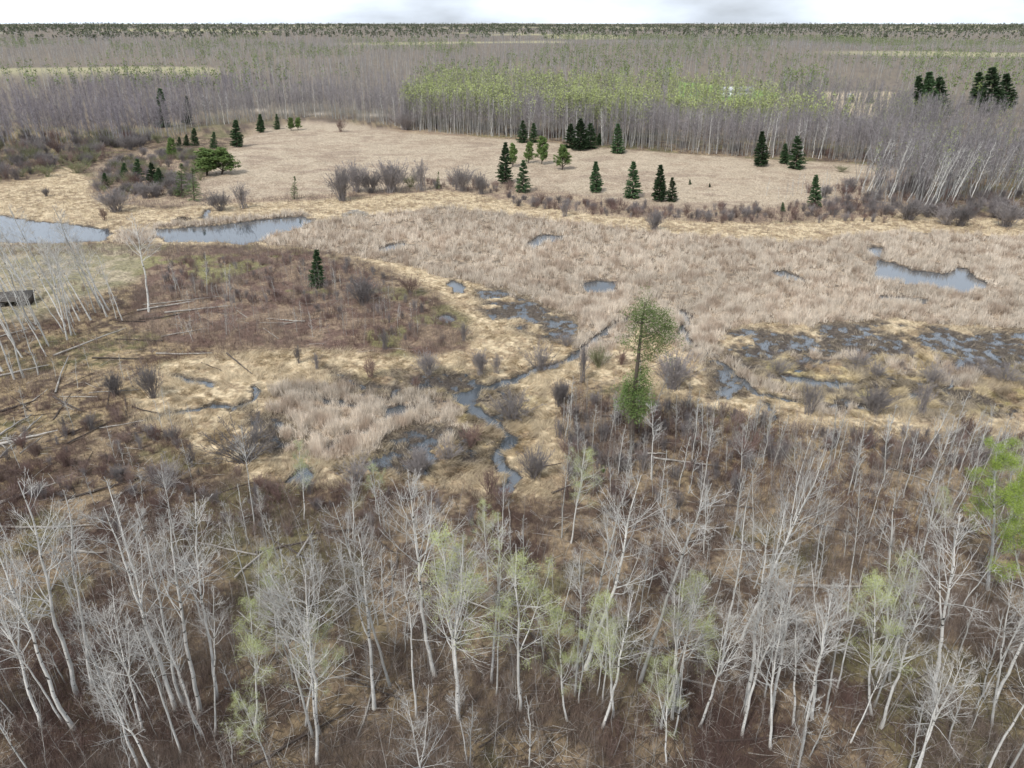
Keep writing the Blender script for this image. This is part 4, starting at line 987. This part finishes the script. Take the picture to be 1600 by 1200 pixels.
# ------------------------------------------------------------------ cattails, straw, brush
def scatter(n, reg, rng, wfun):
    """n points inside reg (x0,x1,y0,y1) picked by wfun(land)"""
    k = rng.uniform(0, 1, (n, 2)); y = 1 / (1 / reg[3] + k[:, 1] * (1 / reg[2] - 1 / reg[3])); x = (k[:, 0] * 2 - 1) * .80 * (y + 12)
    l = land(x, y, True); w_ = wfun(l, x, y); m = rng.uniform(0, 1, n) < w_
    return x[m], y[m], {a: (b_[m]) for a, b_ in l.items()}
def blades(name, x, y, z, h, k, wid, fan, col, label, rng, cat='plants', flow=None, rad=.12, jitter=.2, mt=None):
    m = len(x); B = np.repeat(np.stack([x, y, z - .03], -1), k, 0); B[:, :2] += rng.normal(0, rad, (m * k, 2))
    D = rng.normal(0, fan, (m * k, 3)); D[:, 2] = 1
    if flow is not None: D[:, :2] += np.repeat(flow, k, 0)
    Ln = np.repeat(h, k) * rng.uniform(.6, 1.1, m * k)
    V, T = slivers(B, D, Ln, np.repeat(wid, k) if np.ndim(wid) else np.full(m * k, wid), rng)
    c = np.repeat(np.repeat(col, k, 0) * rng.uniform(1 - jitter, 1 + jitter, (m * k, 1)), 3, 0)
    link(name, mesh(name, V, T, mt or M_stuff, c), label=label, cat=cat, kind='stuff')

rng = np.random.default_rng(1234)
x, y, l = scatter(400000, (0, 0, 58, 215), rng, lambda l, x, y: l['cat'] * (l['z'] > .06) * (l['dw'] > .1) * (.10 + .90 * ss(.38, .48, fbm(x, y, 1.5, 3, 61))))
t_ = fbm(x, y, 1.8, 3, 63)[:, None]; u_ = rng.uniform(0, 1, (len(x), 1)); v_ = fbm(x, y, 14, 3, 64)[:, None]
colr = C(.71, .62, .515) * (1 - ss(.5, .65, t_)) + C(.50, .40, .315) * ss(.5, .65, t_); colr = colr * (1 - .3 * (u_ > .85)) * (.9 + .25 * (v_ - .5) * 2)
h = (.45 + 1.15 * ss(.32, .68, fbm(x, y, 1.5, 3, 61)) + rng.uniform(-.2, .3, len(x)))
dd = np.hypot(x, y); blades('cattails', x, y, l['z'], h, 6, np.clip(.05 * dd / 100, .035, .09), .30, colr, 'dead pale pinkish cattail reeds filling the marsh', rng, 'reeds')
print('cattail clumps', len(x))

x, y, l = scatter(340000, (0, 0, 50, 230), rng, lambda l, x, y: np.clip(l['basin'] * (1 - l['cat']) * (1 - l['mud'] * .8), 0, 1) * (l['z'] > .05) * (l['dw'] > .1) * (.08 + .92 * ss(.38, .5, fbm(x, y, 1.2, 3, 81))))
fa = fbm(x, y, 4, 3, 83) * 12.5; flow = np.stack([np.cos(fa), np.sin(fa)], -1) * 1.3
blades('straw_grass', x, y, l['z'], .22 + .25 * rng.uniform(0, 1, len(x)) + .6 * ss(.42, .66, fbm(x, y, 1.2, 3, 81)) + .35 * l['sedge'], 5, .045, .5, np.clip(l['col'] * .55 + C(.25, .21, .15), 0, 1), 'matted dead straw grass along creeks and banks', rng, 'grass', flow=flow, rad=.15, jitter=.25)
print('straw', len(x))

x, y, l = scatter(160000, (0, 0, 120, 330), rng, lambda l, x, y: l['mead'] * .8)
blades('meadow_grass', x, y, l['z'], .22 + .25 * rng.uniform(0, 1, len(x)), 3, .07, .7, np.clip(l['col'] * 1.08, 0, 1), 'dry pinkish tan meadow grass', rng, 'grass', rad=.3)

bw = lambda l, x, y: np.clip(1 - l['basin'] - l['mead'] - l['green'] * .75, 0, 1) * (y < 330) * (.10 + .9 * ss(.42, .62, fbm(x, y, 7, 3, 91) + .16 * l['knoll']))
x, y, l = scatter(150000, (0, 0, 22, 300), rng, bw)
rr_ = fbm(x, y, 11, 3, 95)[:, None]; cb = C(.15, .098, .085) * (1 - ss(.4, .6, rr_)) + C(.22, .17, .14) * ss(.4, .6, rr_)
dd = np.hypot(x, y); blades('undergrowth_brush', x, y, l['z'], rng.uniform(.5, 1.8, len(x)) * (1 + .3 * l['knoll']), 9, np.clip(.0003 * dd, .010, .05), .28, cb, 'reddish-brown leafless undergrowth brush', rng, 'brush', rad=.25, jitter=.3)
print('brush', len(x))
# leaf litter and low dead grass of the forest floor
x, y, l = scatter(330000, (0, 0, 22, 150), rng, lambda l, x, y: np.clip(1 - l['basin'] - l['mead'], 0, 1) * .8)
fa = fbm(x, y, 3, 3, 84) * 12.5; flow = np.stack([np.cos(fa), np.sin(fa)], -1) * .9
dd = np.hypot(x, y); blades('forest_floor_grass', x, y, l['z'], .2 + .35 * rng.uniform(0, 1, len(x)), 3, np.clip(.0005 * dd, .016, .06), .9, np.clip(l['col'] * 1.3 + .01, 0, 1), 'dead grass and leaf litter on the forest floor', rng, 'grass', flow=flow, rad=.25, jitter=.45)
x, y, l = scatter(30000, (0, 0, 22, 130), rng, lambda l, x, y: np.clip(1 - l['basin'] - l['mead'], 0, 1) * .6)
m = len(x); az = rng.uniform(0, 6.283, m); St = np.stack([x, y, l['z'] + rng.uniform(.02, .25, m)], -1); Dd = np.stack([np.cos(az), np.sin(az), rng.normal(0, .08, m)], -1)
Qs = grow(rng, St, Dd, rng.uniform(.4, 2.6, m), 4, up=0, jit=.10); V, T = tubes(Qs, rng.uniform(.008, .03, (m, 1)) * np.linspace(1, .4, 4)[None], 3)
cs = np.where(rng.uniform(0, 1, (m, 1)) < .55, C(.40, .37, .33)[None], C(.09, .07, .055)[None]) * rng.uniform(.7, 1.2, (m, 1))
link('fallen_twigs', mesh('fallen_twigs', V, T, M_stuff, np.repeat(cs, 12, 0)), label='fallen twigs and thin branches littering the forest floor', cat='twigs', kind='stuff')
# dry stalks along the meadow's near rim
x, y, l = scatter(60000, (0, 0, 140, 300), rng, lambda l, x, y: ss(.0, .25, (1 - np.abs(sdf_poly(x, y, MEADOW, 12) - 4) / 12)) * (1 - l['mead']) * (1 - l['cat']) * (1 - .8 * l['basin']) * .8)
blades('rim_stalks', x, y, l['z'], rng.uniform(.5, 1.6, len(x)), 5, .04, .2, np.ones((len(x), 1)) * C(.21, .165, .145), 'thin grey-brown dry stalks along the meadow rim', rng, 'brush', rad=.3)
# drowned dark tussocks and sticks in the wet patches
x, y, l = scatter(230000, (0, 0, 60, 170), rng, lambda l, x, y: (l['mud'] > .4) * (l['z'] > -.06) * .9)
blades('drowned_sedge', x, y, np.maximum(l['z'], 0), .25 + .3 * rng.uniform(0, 1, len(x)), 4, .04, .9, np.ones((len(x), 1)) * C(.12, .10, .085), 'dark drowned sedge and debris in the shallow water', rng, 'sedge', rad=.2, jitter=.5)

# ------------------------------------------------------------------ brush pile, old shelter, farm
def stick_pile(name, c, rad, hgt, n, mt, label, cat, L=1.6):
    rng = np.random.default_rng(int(c[0])); g = G(*c); a = rng.uniform(0, 6.283, n); q = rng.uniform(0, 1, n) ** .6 * rad
    st = np.stack([np.cos(a) * q, np.sin(a) * q * .7, hgt * (1 - q / rad) * rng.uniform(.3, 1, n)], -1)
    d = np.stack([rng.normal(0, 1, n), rng.normal(0, 1, n), rng.normal(0, .18, n)], -1)
    P = grow(rng, st, d, rng.uniform(.5, 1.2, n) * L, 4, up=0, jit=.08); P -= (P[:, 3:4] - P[:, :1]) * .5
    P[..., 2] = np.maximum(P[..., 2], .03)
    v, t = tubes(P, np.full((n, 4), .035) * rng.uniform(.6, 1.6, (n, 1)), 5)
    link(name, mesh(name, v, t, mt), loc=(g[0], g[1], max(ground_z(*g), 0)), label=label, cat=cat)
stick_pile('brush_pile', (555, 337), 3.6, 1.3, 150, M_log, 'low pile of bleached sticks at the far marsh edge', 'brush pile')
stick_pile('brush_pile', (285, 345), 2.2, .9, 60, M_logd, 'dark stick pile on the bank above the pond', 'brush pile')
stick_pile('brush_pile', (18, 695), 1.8, .7, 50, M_log, 'tangle of broken pale branches on the logs at the left edge', 'brush pile')

M_roof = mat('old_planks', (.13, .115, .10), (.06, .052, .047), scale=2, stretch=(1, 6, 1))
M_white = mat('white_paint', (.82, .82, .82), (.74, .75, .76), scale=1)
M_glass = mat('dark_glass', (.03, .035, .04), rough=.1, spec=.5)
M_metal = mat('grey_metal', (.45, .46, .48), rough=.5)
M_tyre = mat('rubber', (.02, .02, .02))
def box(x0, x1, y0, y1, z0, z1):
    v = np.array([[x, y, z] for x in (x0, x1) for y in (y0, y1) for z in (z0, z1)], float)
    q = np.array([[0,1,3,2],[4,6,7,5],[0,4,5,1],[2,3,7,6],[0,2,6,4],[1,5,7,3]])
    return v, np.concatenate([q[:, [0,1,2]], q[:, [0,2,3]]])
def cyl(c, r, w_, ax=1, k=16):
    P = np.array([[c, c]], float); P[0, 0, ax] -= w_ / 2; P[0, 1, ax] += w_ / 2
    P = np.concatenate([P[:, :1], P[:, :1] , P[:, 1:], P[:, 1:]], 1); P[0, 0, ax] -= .002; P[0, 3, ax] += .002
    return tubes(P, np.array([[.01, r, r, .01]]), k)
def thing(name, loc, rz, label, cat):
    o = bpy.data.objects.new(name, None); COL.objects.link(o); o.location = loc; o.rotation_euler = (0, 0, rz); o['label'] = label; o['category'] = cat; return o
# low weathered shelter half hidden by the left birches
g = G(28, 478); sh = thing('log_shelter', (g[0], g[1], ground_z(*g)), .25, 'low dark weathered wooden shelter behind the birches at the left edge', 'shelter')
V, T, _ = merge([box(-2.3, -2.1, -1.3, 1.3, 0, 1.1), box(2.1, 2.3, -1.3, 1.3, 0, 1.1), box(-2.097, 2.097, 1.15, 1.3, 0, 1.25)]); link('wall', mesh('wall', V, T, M_logd), sh)
v = np.array([[-2.3, -1.5, .95], [2.2, -1.7, .8], [2.6, 1.6, 1.55], [-2.7, 1.6, 1.6]]); V = np.concatenate([v, v + [0, 0, .12]])
T = np.array([[0,2,1],[0,3,2],[4,5,6],[4,6,7],[0,1,5],[0,5,4],[1,2,6],[1,6,5],[2,3,7],[2,7,6],[3,0,4],[3,4,7]]); link('roof', mesh('roof', V, T, M_roof), sh)
# white farm building beyond the lawn
g = G(1150, 152); fb = thing('farm_building', (g[0], g[1], ground_z(*g)), .03, 'long white farm building by the green lawn at the top', 'building')
link('wall', mesh('wall', *box(-9, 9, -4, 4, 0, 3.4), M_white), fb)
v = np.array([[-9.5,-4.6,3.41],[9.5,-4.6,3.41],[9.5,4.6,3.41],[-9.5,4.6,3.41],[-9.5,0,5.6],[9.5,0,5.6]]); T = np.array([[0,1,5],[0,5,4],[2,3,4],[2,4,5],[0,4,3],[1,2,5],[0,3,2],[0,2,1]])
link('roof', mesh('roof', v, T, M_metal), fb)
for xx in (-6, -2, 5.5): link('window', mesh('window', *box(xx - .7, xx + .7, -4.04, -3.9, 1.2, 2.3), M_glass), fb)
link('door', mesh('door', *box(1.2, 3.4, -4.05, -3.9, .02, 2.5), M_metal), fb)
# white travel trailer on the farmyard
g = G(1326, 156); tr = thing('travel_trailer', (g[0], g[1], ground_z(*g)), 1.2, 'white travel trailer parked beside dark spruces on the farmyard', 'trailer')
me = bpy.data.meshes.new('body'); import bmesh
bm = bmesh.new(); bmesh.ops.create_cube(bm, size=1); bmesh.ops.scale(bm, vec=(6.2, 2.4, 2.3), verts=bm.verts); bmesh.ops.translate(bm, vec=(0, 0, 1.75), verts=bm.verts)
bmesh.ops.bevel(bm, geom=bm.edges[:], offset=.3, segments=3, affect='EDGES'); bm.to_mesh(me); bm.free(); me.materials.append(M_white); link('body', me, tr)
for xx in (-1.6, 1.5): link('window', mesh('window', *box(xx - .5, xx + .5, -1.225, -1.15, 1.7, 2.3), M_glass), tr)
link('door', mesh('door', *box(-.35, .35, -1.22, -1.15, .75, 2.5), M_metal), tr)
for yy in (-1.05, 1.05): link('wheel', mesh('wheel', *cyl((.2, yy, .36), .36, .22), M_tyre), tr)
V, T, _ = merge([box(3.05, 4.3, -.06, .06, .55, .68)]); link('hitch', mesh('hitch', V, T, M_metal), tr)
print('objects', len(bpy.data.objects), 'tris', sum(len(m.polygons) for m in bpy.data.meshes))
